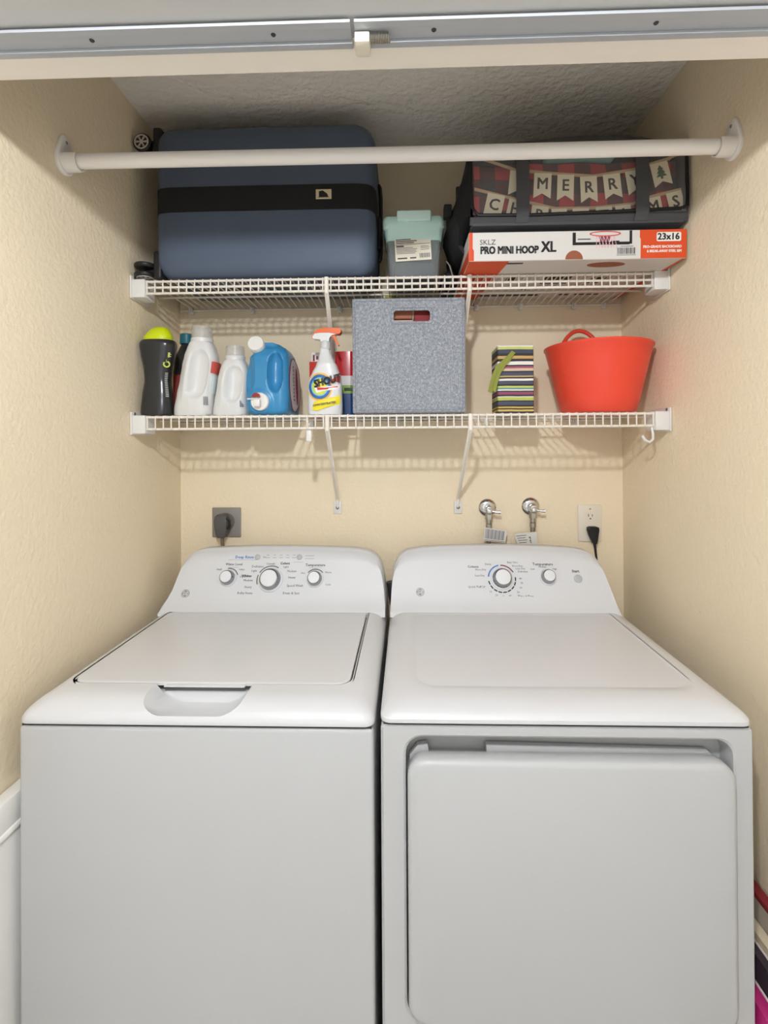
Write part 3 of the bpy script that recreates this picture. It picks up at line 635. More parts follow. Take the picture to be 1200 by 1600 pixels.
# things inside the bag
M_plaid = mat('plaid_flannel', '#5a2a2a', .9, bump=(250, .3, .001))
nt, N, L, B = nodes_of(M_plaid)
tc = N.new('ShaderNodeTexCoord'); sp = N.new('ShaderNodeSeparateXYZ'); L.new(tc.outputs['Object'], sp.inputs[0])
fx = mth(N, L, 'GREATER_THAN', mth(N, L, 'FRACT', mth(N, L, 'MULTIPLY', mth(N, L, 'ADD', sp.outputs[0], 5.0), 12.0)), .5)
fz = mth(N, L, 'GREATER_THAN', mth(N, L, 'FRACT', mth(N, L, 'MULTIPLY', mth(N, L, 'ADD', sp.outputs[2], 5.0), 12.0)), .5)
sm = mth(N, L, 'MULTIPLY', mth(N, L, 'ADD', fx, fz), .5)
rp = N.new('ShaderNodeValToRGB'); rp.color_ramp.interpolation = 'CONSTANT'
e = rp.color_ramp.elements; e[0].position = 0; e[0].color = lin('#3a3230'); e[1].position = .3; e[1].color = lin('#5e3032'); q = e.new(.8); q.color = lin('#b8383c')
L.new(sm, rp.inputs[0]); L.new(rp.outputs[0], B.inputs['Base Color'])
g = G(); nx, nz = 44, 14
vs = []
for j in range(nz+1):
    for i in range(nx+1):
        u, v = i/nx, j/nz; x = GX0+.014+(GX1-GX0-.026)*u; z = 2.010+(2.172-2.010)*v
        y = GY0+.025+.010*(1-math.sin(math.pi*v)**.5)+.0035*math.sin(u*23+v*5)+.003*math.sin(u*9-v*11)
        vs.append((x, y, z))
fs = [(j*(nx+1)+i, j*(nx+1)+i+1, (j+1)*(nx+1)+i+1, (j+1)*(nx+1)+i) for j in range(nz) for i in range(nx)]
b0 = len(vs); vs += [(p[0], -.075, p[2]) for p in vs]
fs += [tuple(b0+i for i in f)[::-1] for f in fs]
ed = [i for i in range(nx+1)]+[j*(nx+1)+nx for j in range(1, nz+1)]+[nz*(nx+1)+i for i in range(nx-1, -1, -1)]+[j*(nx+1) for j in range(nz-1, 0, -1)]
fs += [(ed[k], ed[(k+1) % len(ed)], b0+ed[(k+1) % len(ed)], b0+ed[k]) for k in range(len(ed))]
g.add(vs, fs)
solo('plaid_blanket', g, M_plaid, 'red and black plaid blanket packed inside the clear-fronted bag', 'blanket', (.475, -.25, 2.002), 60)
g = G().rbox(.40, .58, GY0+.012, -.30, 2.176, 2.197, .006)
solo('teal_cloth', g, mat('teal_cloth', '#6f9c94', .9), 'strip of teal cloth at the top inside the clear-fronted bag', 'cloth', (.49, -.36, 2.176))
ban = thing('letter_banner', 'cream pennant banner with dark letters and a tree inside the bag', 'banner', (.475, GY0+.008, 2.03))
M_pen = mat('cream_felt', '#e6dcc0', .85, vary=.03); M_twine = mat('tan_ribbon', '#bfa27c', .85); M_ink = mat('pennant_ink', '#2c211c', .8); M_tree = mat('tree_green', '#3f6045', .8)
YB = GY0+.0165
r1 = [(.225, 2.180), (.257, 2.169), (.317, 2.147), (.414, 2.135), (.52, 2.126), (.619, 2.140), (.708, 2.166), (.735, 2.178)]
r2 = [(.210, 2.099), (.316, 2.070), (.421, 2.043), (.52, 2.043), (.618, 2.051), (.659, 2.067), (.744, 2.087)]
for row in (r1, r2): obj('ribbon', G().loft([[(x, YB-.0010, z-.004), (x, YB-.0010, z+.004), (x, YB+.0002, z+.004), (x, YB+.0002, z-.004)] for x, z in row]), M_twine, ban)
def pennant(x, ztop, w, h, rot, s, size=.042):
    M = front(x, YB-.0012, ztop) @ Matrix.Rotation(math.radians(rot), 4, 'Z')
    p = obj('pennant', G().prism([(-w/2, 0), (-w/2, -h), (0, -h*.80), (w/2, -h), (w/2, 0)], .0008, M), M_pen, ban, 0)
    if s == 'tree':
        g = G().prism([(-.003, -h*.70), (.003, -h*.70), (.003, -h*.60), (.014, -h*.60), (.006, -h*.46), (.011, -h*.46), (.004, -h*.30), (.008, -h*.30), (0, -h*.12), (-.008, -h*.30), (-.004, -h*.30), (-.011, -h*.46), (-.006, -h*.46), (-.014, -h*.60), (-.003, -h*.60)], .0005, M @ Matrix.Translation((0, 0, .0008)))
        obj('tree_motif', g, M_tree, p, 0)
    elif s: obj('letter', G().text(s, size, M @ Matrix.Translation((0, -max(h, .058)*.43, .0010)), 'CENTER', .0008, .0002, 2, 0, .95), M_ink, p, 0)
for a in ((.327, 2.143, .046, .064, -6, ''), (.389, 2.136, .045, .066, -3, 'M'), (.448, 2.131, .043, .068, -2, 'E'), (.506, 2.125, .043, .068, 2, 'R'), (.565, 2.130, .044, .064, 6, 'R'), (.622, 2.138, .044, .062, 9, 'Y'), (.686, 2.157, .046, .062, 13, 'tree'),
          (.268, 2.083, .046, .066, -13, 'C'), (.323, 2.067, .044, .052, -13, 'H'), (.382, 2.050, .044, .037, -8, 'R'), (.430, 2.042, .040, .031, 0, 'I'), (.486, 2.042, .042, .031, 0, 'S'), (.545, 2.045, .042, .034, 3, 'T'), (.594, 2.048, .040, .036, 6, 'A'), (.668, 2.066, .044, .054, 11, 'M'), (.724, 2.080, .040, .062, 13, 'S')): pennant(*a)

# ------------------------------------------------------------------ lower shelf
Z0 = ZL+.0008
# black hourglass bottle with lime cap
M_bk = mat('black_bottle_plastic', '#2a2b2d', .22, vary=.03, coat=.2); M_lime = mat('lime_cap', '#cddc14', .4, vary=.03, sss=.05)
BBX, BBY = -.7095, -.264
t = thing('detergent_bottle', 'black hourglass bottle with a rounded lime cap by the left wall', 'bottle', (BBX, BBY, Z0))
pr = [(0, .043, .034), (.004, .0455, .036), (.02, .0450, .035), (.06, .042, .032), (.105, .036, .028), (.14, .039, .030), (.18, .048, .034), (.205, .0525, .036), (.214, .0525, .036), (.222, .047, .033)]
zz_ = [pr[-1][0]*k/26 for k in range(27)]
obj('body', G().loft([sec(BBX+.004*(h/.22), BBY, Z0+h, interp([(p[0], p[1]) for p in pr], h), interp([(p[0], p[2]) for p in pr], h), 2.6) for h in zz_]), M_bk, t, 50)
obj('cap', G().loft([sec(BBX+.002+.002*k, BBY, Z0+h, rx, rx*.75, 2.3) for k, (h, rx) in enumerate(((.221, .041), (.232, .0405), (.242, .036), (.252, .029), (.259, .022), (.263, .012), (.264, .003)))]), M_lime, t, 60)
M_lg = mat('print_lime', '#c7cf5a', .6); M_lgrey = mat('print_light_grey', '#b9bab6', .6)
def wrapx(x): return -.705
g = G(); g2 = G()
def on_bottle(u, h):   # right-front flank of the black bottle
    rx = interp([(p[0], p[1]) for p in pr], h); ry = interp([(p[0], p[2]) for p in pr], h); a = math.radians(-62+u)
    c, s_ = math.cos(a), math.sin(a); n_p = 2/2.6
    return Vector((BBX+.004*(h/.22)+(rx+.0006)*math.copysign(abs(c)**n_p, c), BBY+(ry+.0006)*math.copysign(abs(s_)**n_p, s_), Z0+h))
for (G_, a0, a1, h0, h1) in [(g, 24, 34, .170, .184), (g, 20, 22, .155, .163)]+[(g2, 22+.0*k, 40, .055+.0052*k, .0575+.0052*k) for k in range(14)]+[(g2, 34, 42, .172, .174), (g2, 34, 42, .178, .180)]:
    A, B_, C_, D_ = on_bottle(a0, h0), on_bottle(a1, h0), on_bottle(a1, h1), on_bottle(a0, h1); nn = (B_-A).cross(D_-A).normalized()*.0006
    G_.add([A, B_, C_, D_, A+nn, B_+nn, C_+nn, D_+nn], [(3, 2, 1, 0), (4, 5, 6, 7), (0, 1, 5, 4), (1, 2, 6, 5), (2, 3, 7, 6), (3, 0, 4, 7)])
cp = on_bottle(26, .150); Mn = frame(cp, (.75, .55, 0), (0, 0, 1), (.5, -.75, 0)); g.arc(.006, .010, 0, 2*math.pi, .0008, Mn, 16)
obj('lime_print', g, M_lg, t, 0); obj('grey_print', g2, M_lgrey, t, 0)

# dark bottle with teal cap behind it
t = thing('dark_bottle', 'dark bottle with a teal screw cap and red label behind the black bottle', 'bottle', (-.690, -.11, Z0))
obj('body', G().loft([sec(-.690, -.11, Z0+h, r_, r_*.9, 2.3, 28) for h, r_ in ((0, .038), (.005, .040), (.15, .040), (.20, .036), (.225, .024), (.24, .017), (.25, .017))]), M_bk, t, 50)
obj('cap', G().lathe([(.021, Z0+.244), (.0215, Z0+.246), (.0205, Z0+.274), (.018, Z0+.277)], 28, Matrix.Translation((-.690, -.11, 0))), mat('teal_cap', '#1f6e7c', .4), t)
obj('label', G().loft([sec(-.690, -.11, Z0+h, .0406, .0406*.9, 2.3, 28) for h in (.03, .14)], False, False), mat('label_red', '#9c4038', .6), t, 60)

# white detergent bottles with clear measuring caps
M_wb = mat('white_hdpe', '#d9d9d6', .35, vary=.01, sss=.05); M_cc = mat('frosted_cap', '#dcdad4', .2, vary=.01, alpha=.30)
def white_bottle(cx, cy, sw, sh, label, ln=1.0):
    t = thing('detergent_bottle', label, 'bottle', (cx, cy, Z0))
    pr = [(0, 0, .056), (.004, 0, .060), (.02, .001, .0605), (.06, .007, .058), (.10, .015, .0555), (.14, .021, .0545), (.17, .024, .050), (.19, .025, .043), (.203, .025, .037), (.208, .025, .034)]
    H = pr[-1][0]; secs = []
    for k in range(41):
        h = H*k/40; secs.append(sec(cx+interp([(p[0], p[1]) for p in pr], h)*sw*ln, cy, Z0+h*sh, interp([(p[0], p[2]) for p in pr], h)*sw, (.042-.010*(h/H)**6)*sw, 3.0, 72))
    g = G().loft(secs)
    def dent(p):
        if p.y > cy-.01: return p
        h = (p.z-Z0)/sh; u = (p.x-cx)/sw-.022*ln*min(1, h/.15); d = 0
        a, b = (u-.010)/.030, (h-.115)/.068; q = a*a+b*b*b*b                   # grip recess beside the handle bar
        if q < 1: d += .020*(1-q)**.6
        a, b = (u+.020)/.0045, (h-.085)/.07                                      # moulding seam down the handle bar
        if abs(b) < 1: d += .0035*math.exp(-a*a*2)*(1-b**6)
        a, b = (u+.022)/.018, (h-.105)/.075; q = a*a+b*b
        if q < 1: d -= .006*(1-q)
        return p+Vector((0, d*sw, 0))
    g.disp(dent); obj('body', g, M_wb, t, 70)
    xt, zt = cx+.025*sw*ln, Z0+H*sh
    obj('collar', G().lathe([(.034*sw, zt-.002), (.0345*sw, zt+.010), (.033*sw, zt+.012)], 32, Matrix.Translation((xt, cy, 0))), M_wb, t)
    hcap = .046*sw
    obj('measuring_cap', G().lathe([(.0335*sw, zt+.012), (.032*sw, zt+hcap), (.0305*sw, zt+hcap+.003), (.010*sw, zt+hcap+.0025), (.010*sw, zt+hcap+.001), (.029*sw, zt+hcap+.001), (.030*sw, zt+.014)], 32, Matrix.Translation((xt, cy, 0)), False, False), M_cc, t, label='clear measuring cap')
    obj('spout', G().lathe([(.016*sw, zt+.004), (.015*sw, zt+.014), (.008*sw, zt+.017)], 20, Matrix.Translation((xt, cy, 0))), M_wb, t)
    return t
w1 = white_bottle(-.606, -.245, .94, 1.055, 'taller white detergent bottle with a clear cap and red label mark')
w2 = white_bottle(-.497, -.240, .85, .80, 'shorter white detergent bottle with a clear cap beside the blue jug', .6)
def flank(cx, cy, sw, sh, a0, a1, h0, h1, g, lift=.0012):
    def P(a, h):
        rx = (.0625 if h < .05 else .056-.02*max(0, h-.15)/.05)*sw; c, s_ = math.cos(math.radians(a)), math.sin(math.radians(a))
        off = .022*min(1, h/.15)*sw
        return Vector((cx+off+(rx+lift)*abs(c)**(2/3), cy+(.042*sw+lift)*math.copysign(abs(s_)**(2/3), s_), Z0+h*sh))
    n = 6; A = [P(a0+(a1-a0)*k/n, h0) for k in range(n+1)]; B_ = [P(a0+(a1-a0)*k/n, h1) for k in range(n+1)]
    for k in range(n):
        nn = (A[k+1]-A[k]).cross(B_[k]-A[k]).normalized()*.0006
        q = [A[k], A[k+1], B_[k+1], B_[k]]; g.add(q+[p+nn for p in q], [(3, 2, 1, 0), (4, 5, 6, 7), (0, 1, 5, 4), (1, 2, 6, 5), (2, 3, 7, 6), (3, 0, 4, 7)])
    return g
obj('label', flank(-.606, -.245, .94, 1.055, -42, 30, .118, .150, G()), mat('label_coral', '#c9564a', .6), w1, 0)
obj('label_panel', flank(-.606, -.245, .94, 1.055, -44, 30, .060, .112, G()), mat('label_pale', '#d3dcda', .6), w1, 0)
g = G()
for k in range(6): flank(-.606, -.245, .94, 1.055, -60+k*3.4, -58.5+k*3.4, .028, .052, g)
obj('barcode_print', g, M_dark, w1, 0)
g = G()
for k in range(4): flank(-.503, -.240, .85, .80, -52+k*5, -49+k*5, .030, .055, g)
obj('barcode_print', g, mat('print_navy', '#3b4560', .6), w2, 0)
g = G().loft([sec(-.545, -.105, Z0+h, r_, r_*.8, 2.5, 24) for h, r_ in ((0, .034), (.004, .036), (.15, .036), (.19, .022), (.2, .016))])
solo('green_bottle', g, mat('dark_green_plastic', '#35482f', .4), 'dark green bottle half hidden between the two white detergent bottles', 'bottle', (-.545, -.105, Z0), 50)

# blue dispenser jug with tap
M_jug = mat('blue_jug_plastic', '#3786b6', .32, vary=.04, vscale=6, sss=.03)
JX0, JX1, JY0, JY1 = -.439, -.313, -.302, -.112
t = thing('detergent_jug', 'large blue detergent jug with a white tap and round white cap', 'jug', ((JX0+JX1)/2, -.2, Z0))
secs = []
for k in range(46):
    h = .212*k/45; z = Z0+h
    e0 = interp([(0, .014), (.008, .004), (.03, 0), (.13, .002), (.17, .012), (.19, .030), (.205, .060), (.212, .085)], h)     # front/back taper
    el = interp([(0, .012), (.01, .003), (.04, 0), (.12, .001), (.165, .008), (.185, .022), (.2, .03), (.212, .038)], h)
    er = interp([(0, .012), (.01, .003), (.04, 0), (.14, .001), (.18, .005), (.195, .012), (.206, .028), (.212, .05)], h)
    eb = interp([(0, .012), (.01, .003), (.10, 0), (.15, .02), (.18, .045), (.2, .075), (.212, .095)], h)
    r_ = .026
    secs.append([(x, y, z) for x, y in rr(JX0+el, JX1-er, JY0+min(e0, .05)*.6, JY1-eb*.9, min(r_, (JY1-JY0-e0-eb)/2.3), 14)])
g = G()
# denser front: subdivide the straight front run of each ring
def dense(s_):
    o = []
    for i, p in enumerate(s_):
        q = s_[(i+1) % len(s_)]; o.append(p)
        if i == 14: o += [tuple(Vector(p).lerp(Vector(q), k/25)) for k in range(1, 25)]
        elif (Vector(p)-Vector(q)).length > .02: o += [tuple(Vector(p).lerp(Vector(q), k/11)) for k in range(1, 11)]
    return o
L0 = [len(dense(s_)) for s_ in secs]
def dense_n(s_):
    o = []
    for i, p in enumerate(s_):
        q = s_[(i+1) % len(s_)]; o.append(p)
        if i % 15 == 14: o += [tuple(Vector(p).lerp(Vector(q), k/20)) for k in range(1, 20)]
    return o
g.loft([dense_n(s_) for s_ in secs])
def jug_dent(p):
    if p.y > JY0+.045: return p
    d = 0; x, h = p.x, p.z-Z0
    a, b = (x+.349)/.022, (h-.122)/.058; q = a*a+abs(b)**3
    if q < 1: d += .026*(1-q)**.5
    a, b = (x+.424)/.014, (h-.118)/.052; q = a*a+abs(b)**3
    if q < 1: d += .014*(1-q)**.6
    a, b = (x+.392)/.040, (h-.036)/.040; q = math.hypot(a, b)
    if q < 1: d -= .004*min(1, (1-q)*5)
    return p+Vector((0, d, 0))
g.disp(jug_dent); obj('body', g, M_jug, t, 70)
sp_ = obj('tap', G().lathe([(.026, -.002), (.026, .006), (.024, .009), (.006, .010)], 32, front(-.390, JY0-.003, Z0+.036)), M_plastic, t, label='white dispensing tap')
obj('tap_lever', G().rbox(-.424, -.392, JY0-.018, JY0-.012, Z0+.041, Z0+.045, .0015).rbox(-.402, -.384, JY0-.030, JY0-.010, Z0+.020, Z0+.042, .004), M_plastic, sp_)
obj('tap_button', G().arc(.001, .012, 0, math.pi, .008, front(-.398, JY0-.012, Z0+.048), 12), mat('tap_red', '#8e2f2c', .4), sp_)
ca = Vector((.03, -.95, .28)).normalized(); cu_ = Vector((0, .28, .95)); cr_ = cu_.cross(ca).normalized(); cu_ = ca.cross(cr_)
Mc = frame((-.407, -.262, Z0+.196), cr_, cu_, ca)
obj('neck', G().lathe([(.022, -.03), (.019, .004), (.018, .012)], 24, Mc), M_jug, t)
obj('cap', G().lathe([(.0225, .010), (.0235, .014), (.0235, .034), (.0215, .037), (.004, .0375)], 32, Mc), M_plastic, t)
# oval label on the jug's right-hand side
def side_oval(c_y, c_z, ry, rz, x): return [(x, c_y+ry*math.cos(a)*(1+.0*math.sin(a)), c_z+rz*math.sin(a)) for a in [2*math.pi*k/40 for k in range(40)]]
JS = JX1-.0005
def jug_side(y, z):           # right flank x at a height
    h = z-Z0; return JX1-interp([(0, .012), (.01, .003), (.04, 0), (.14, .001), (.18, .005), (.195, .012), (.206, .028), (.212, .05)], h)
def side_patch(cy_, cz_, ry, rz, lift, th=.0008, skew=.0):
    nR, nA = 4, 36; vs = [(jug_side(cy_, cz_)+lift, cy_, cz_)]; fs = []
    for i in range(1, nR+1):
        for k in range(nA):
            a = 2*math.pi*k/nA; y, z = cy_+ry*i/nR*math.cos(a)+skew*rz*i/nR*math.sin(a), cz_+rz*i/nR*math.sin(a); vs.append((jug_side(y, z)+lift, y, z))
    for k in range(nA): fs.append((0, 1+k, 1+(k+1) % nA))
    for i in range(nR-1):
        for k in range(nA): fs.append((1+i*nA+k, 1+(i+1)*nA+k, 1+(i+1)*nA+(k+1) % nA, 1+i*nA+(k+1) % nA))
    return G().add(vs, fs)
lb = obj('label', side_patch(-.203, Z0+.094, .070, .080, .0008), mat('jug_label', '#d9dbe0', .5), t, 60)
obj('label_edge', G().tube([(jug_side(y, z)+.0010, y, z) for y, z in [(-.203+.0705*math.cos(2*math.pi*k/36), Z0+.094+.0805*math.sin(2*math.pi*k/36)) for k in range(37)]], .0012, 5, False), mat('label_edge_red', '#6f3038', .5), lb)
obj('label_swoosh', side_patch(-.180, Z0+.092, .016, .058, .0016, skew=-.12), mat('label_swoosh_red', '#9c3a4a', .5), lb, 60)
g = G()
for k, (dy, ln, an) in enumerate(((-.002, .012, 30), (.0, .011, -35), (.0, .010, 0), (.001, .012, 40), (-.001, .010, -40), (.0, .012, 0), (.001, .011, 35), (.0, .010, -30), (.001, .013, 15), (.002, .014, 0))):
    zz = Z0+.146-.0108*k; yy = -.230+.0012*k+dy; Mk = frame((JX1+.0012, yy, zz), (0, math.cos(math.radians(an)), math.sin(math.radians(an))), (0, -math.sin(math.radians(an)), math.cos(math.radians(an))), (1, 0, 0))
    g.prism([(-ln/2, -.0014), (ln/2, -.0014), (ln/2, .0014), (-ln/2, .0014)], .0006, Mk)
obj('lettering', g, M_black, lb, 0)

# spray bottle with orange trigger
M_sw = mat('white_spray_plastic', '#dededc', .28, vary=.01); M_tr = mat('orange_trigger', '#e2600c', .35); M_col = mat('spray_collar', '#cfd0d0', .35)
cx, cy = -.211, -.255
t = thing('spray_bottle', 'white stain spray bottle with an orange trigger head and colourful label', 'spray bottle', (cx, cy, Z0))
def sprof(h): return (interp([(0, -.048), (.004, -.0505), (.03, -.0505), (.08, -.0505), (.105, -.047), (.125, -.037), (.145, -.026), (.165, -.019), (.19, -.015), (.197, -.014)], h),
                      interp([(0, .048), (.004, .0505), (.03, .0510), (.08, .0500), (.11, .047), (.14, .037), (.165, .024), (.19, .014), (.197, .013)], h))
secs = []
for k in range(41):
    h = .197*k/40; a, b = sprof(h); secs.append(sec(cx+(a+b)/2, cy, Z0+h, (b-a)/2, min(.026, (b-a)/2*.9), 2.8, 48))
obj('body', G().loft(secs), M_sw, t, 60)
obj('collar', G().lathe([(.0145, Z0+.193), (.0155, Z0+.197), (.0155, Z0+.214), (.0135, Z0+.217)], 24, Matrix.Translation((cx+.001, cy, 0))), M_col, t)
hz = Z0+.217
hd = obj('head', G().prism([(-.012, 0), (.012, 0), (.013, .010), (.020, .018), (.034, .021), (.034, .026), (-.034, .026), (-.037, .012), (-.033, .008), (-.014, .006)], .022, frame((cx+.001, cy+.011, hz-.002), (1, 0, 0), (0, 0, 1), (0, -1, 0))), M_sw, t, 40)
obj('head_cover', G().prism([(-.038, .012), (-.030, .024), (-.012, .026), (.012, .026), (.030, .022), (.042, .021), (.048, .027), (.048, .035), (.042, .039), (.020, .0395), (-.006, .039), (-.022, .035), (-.033, .025)], .026, frame((cx+.001, cy+.013, hz-.002), (1, 0, 0), (0, 0, 1), (0, -1, 0))), M_tr, hd, 40)
obj('trigger', G().prism([(.014, .021), (.028, .022), (.034, .008), (.042, -.010), (.038, -.012), (.029, .002), (.024, .012), (.015, .016)], .012, frame((cx+.001, cy+.006, hz-.002), (1, 0, 0), (0, 0, 1), (0, -1, 0))), M_tr, hd, 40)
def fy(x, h):
    a, b = sprof(h); rx = (b-a)/2; u = max(-.999, min(.999, (x-cx-(a+b)/2)/rx)); return cy-min(.026, rx*.9)*(1-abs(u)**2.8)**(1/2.8)
def decal(outl, lift, g=None):
    """print wrapped on the bottle front: fan of points (x offset, h)"""
    g = g or G(); c = (sum(p[0] for p in outl)/len(outl), sum(p[1] for p in outl)/len(outl)); nR = 4; n = len(outl); vs = []; fs = []
    for i in range(nR+1):
        for p in outl:
            q = (c[0]+(p[0]-c[0])*i/nR, c[1]+(p[1]-c[1])*i/nR); vs.append((cx+q[0], fy(cx+q[0], q[1])-lift, Z0+q[1]))
    for i in range(nR):
        for k in range(n): fs.append((i*n+k, i*n+(k+1) % n, (i+1)*n+(k+1) % n, (i+1)*n+k))
    return g.add(vs, fs)
def circ(x, h, r, n=32, sq=1.): return [(max(-.0495, x+r*sq*math.cos(2*math.pi*k/n)), h+r*math.sin(2*math.pi*k/n)) for k in range(n)]
for i, (r_, c) in enumerate(((.041, '#f0b33c'), (.036, '#2566a8'), (.0275, '#8fc1dd'), (.024, '#c3d84a'), (.0175, '#f3dd3e'))):
    obj('label_ring', decal(circ(-.012-.003*0, .080, r_, sq=.92), .0006+.0005*i), mat('label_ring_%s' % c[1:], c, .45), t, 60)
obj('label_banner', decal([(-.028, .078), (-.022, .062), (.044, .072), (.047, .086), (.020, .082)], .0034), mat('banner_white', '#f3f1ef', .4), t, 60)
obj('label_triangle', decal([(.020, .098), (.042, .116), (.046, .112), (.046, .092)], .0032), M_red, t, 60)
obj('label_stripe', decal([(-.018, .070), (.008, .072), (.040, .079), (.040, .082), (.006, .077), (-.020, .078)], .0038), M_red, t, 60)
obj('label_patch', decal([(-.034, .014), (-.020, .010), (.016, .022), (.046, .030), (.047, .056), (.010, .046), (-.030, .036)], .0030), mat('label_yellow', '#f0dd1e', .45), t, 60)
Mtx = lambda x, h, r=9: front(cx+x, cy-.0305, Z0+h) @ Matrix.Rotation(math.radians(r), 4, 'Z')
obj('title_lettering', G().text('SHOUT', .030, Mtx(.010, .096, 14), 'CENTER', .0016, .0003, 2, .15, .80), M_black, t, 0)
obj('lettering', G().text('CONCENTRATED', .0085, Mtx(.002, .030, 8), 'CENTER', .0003, .0002, 1), M_dark, t, 0)

# red carton and red/green/blue pouch behind the spray bottle
t = thing('red_carton', 'small red carton with a white top behind the spray bottle on its left', 'carton', (-.255, -.125, Z0))
obj('body', G().rbox(-.279, -.226, -.150, -.10, Z0, Z0+.176, .002), mat('carton_red', '#cf3327', .5), t)
obj('top', G().rbox(-.273, -.236, -.146, -.106, Z0+.176, Z0+.206, .002), M_white, t)
obj('print_marks', G().rbox(-.268, -.262, -.1466, -.1459, Z0+.178, Z0+.198, .0002).rbox(-.258, -.250, -.1466, -.1459, Z0+.183, Z0+.194, .0002).rbox(-.246, -.241, -.1466, -.1459, Z0+.178, Z0+.196, .0002), M_maroon, t)
t = thing('detergent_pouch', 'glossy red, white, green and blue pouch behind the spray bottle on its right', 'pouch', (-.172, -.125, Z0))
px = lambda h: [(x, y, Z0+h) for x, y in rr(-.1985, -.136, -.152, -.10, .014, 5)]
for nm, h0, h1, m_ in (('blue_base', 0, .074, mat('pouch_blue', '#1d4272', .25)), ('green_stripe', .074, .100, mat('pouch_green', '#79a02f', .3)), ('white_stripe', .100, .130, mat('pouch_white', '#d5d2cf', .3)), ('red_top', .130, .207, mat('pouch_red', '#c1262b', .2))):
    obj(nm, G().loft([px(h0), px(h1)]), m_, t)
obj('print_marks', G().rbox(-.168, -.140, -.1528, -.1519, Z0+.082, Z0+.092, .0002), mat('pouch_ink', '#2f4416', .5), t)

# grey heather fabric cube
M_fel = mat('heather_felt', '#9a9ea4', .95)
nt, N, L, B = nodes_of(M_fel)
tc = N.new('ShaderNodeTexCoord'); mp = N.new('ShaderNodeMapping'); mp.inputs['Scale'].default_value = (1, 1, .55); L.new(tc.outputs['Object'], mp.inputs[0])
n1 = N.new('ShaderNodeTexNoise'); n1.inputs['Scale'].default_value = 420; n1.inputs['Detail'].default_value = 2; L.new(mp.outputs[0], n1.inputs['Vector'])
n2 = N.new('ShaderNodeTexNoise'); n2.inputs['Scale'].default_value = 130; n2.inputs['Detail'].default_value = 5; L.new(tc.outputs['Object'], n2.inputs['Vector'])
av = mth(N, L, 'ADD', mth(N, L, 'MULTIPLY', n1.outputs['Fac'], .6), mth(N, L, 'MULTIPLY', n2.outputs['Fac'], .4))
rp = N.new('ShaderNodeValToRGB'); e = rp.color_ramp.elements; e[0].position = .34; e[0].color = lin('#767b84'); e[1].position = .66; e[1].color = lin('#b3b6ba')
q = e.new(.49); q.color = lin('#8f939a')
L.new(av, rp.inputs[0]); L.new(rp.outputs[0], B.inputs['Base Color'])
bp = N.new('ShaderNodeBump'); bp.inputs['Strength'].default_value = .5; bp.inputs['Distance'].default_value = .0012; L.new(n1.outputs['Fac'], bp.inputs['Height']); L.new(bp.outputs[0], B.inputs['Normal'])
CX0, CX1, CY0, CY1, CZ1 = -.123, .1945, -.322, -.030, 1.842
cub = thing('fabric_bin', 'grey heathered fabric storage cube with a slot handle', 'storage cube', ((CX0+CX1)/2, (CY0+CY1)/2, Z0))
hx0, hx1, hz0, hz1 = -.006, .096, 1.775, 1.806
n_ = 6
def rz(x0, x1, z0, z1, r, y): return [(x, y, z) for x, z in rr(x0, x1, z0, z1, r, n_)]
fp = [rz(hx0, hx1, hz0, hz1, .008, CY0+.006), rz(hx0, hx1, hz0, hz1, .008, CY0), rz(CX0+.004, CX1-.004, Z0+.004, CZ1-.003, .004, CY0), rz(CX0, CX1, Z0, CZ1, .005, CY0+.004), rz(CX0, CX1, Z0, CZ1, .005, CY0+.006), rz(hx0, hx1, hz0, hz1, .008, CY0+.006)]
obj('front_panel', G().loft(fp, False, False), M_fel, cub, 40)
obj('side_panel', G().rbox(CX0, CX0+.005, CY0+.005, CY1, Z0, CZ1, .002), M_fel, cub); obj('side_panel', G().rbox(CX1-.005, CX1, CY0+.005, CY1, Z0, CZ1, .002), M_fel, cub)
obj('back_panel', G().rbox(CX0, CX1, CY1-.005, CY1, Z0, CZ1, .002), M_fel, cub); obj('base', G().rbox(CX0+.004, CX1-.004, CY0+.005, CY1-.004, Z0, Z0+.005, .001), M_fel, cub)
M_st = mat('stitching', '#7d828a', .9)
sg = G()
for a, b in (((CX0+.008, Z0+.008), (CX1-.008, Z0+.008)), ((CX1-.008, Z0+.008), (CX1-.008, CZ1-.009)), ((CX1-.008, CZ1-.009), (CX0+.008, CZ1-.009)), ((CX0+.008, CZ1-.009), (CX0+.008, Z0+.008))): sg.tube([(a[0], CY0-.0002, a[1]), (b[0], CY0-.0002, b[1])], .0009, 5)
sg.tube([(x, CY0-.0002, z) for x, z in rr(hx0-.007, hx1+.007, hz0-.007, hz1+.007, .008, 4)+[(hx0-.007, hz0+.001)]], .0009, 5)
obj('stitching', sg, M_st, cub)
ins = [('red_box', .052, .100, 1.73, 1.815, '#8c2a2c', 'dark red box seen through the grey cube handle slot'), ('pink_box', -.040, .048, 1.70, 1.787, '#cbb7b2', 'pale pink box seen through the grey cube handle slot'), ('tan_packet', -.040, .046, 1.790, 1.820, '#a5664a', 'tan packet on the pale box inside the grey cube')]
for nm, a, b, z0, z1, c, lb_ in ins:
    g = G().rbox(a, b, CY0+.03, CY0+.13, z0 if nm == 'tan_packet' else Z0+.006, z1, .003)
    solo(nm, g, mat(nm, c, .6), lb_, 'box', ((a+b)/2, CY0+.08, z0 if nm == 'tan_packet' else Z0+.006))

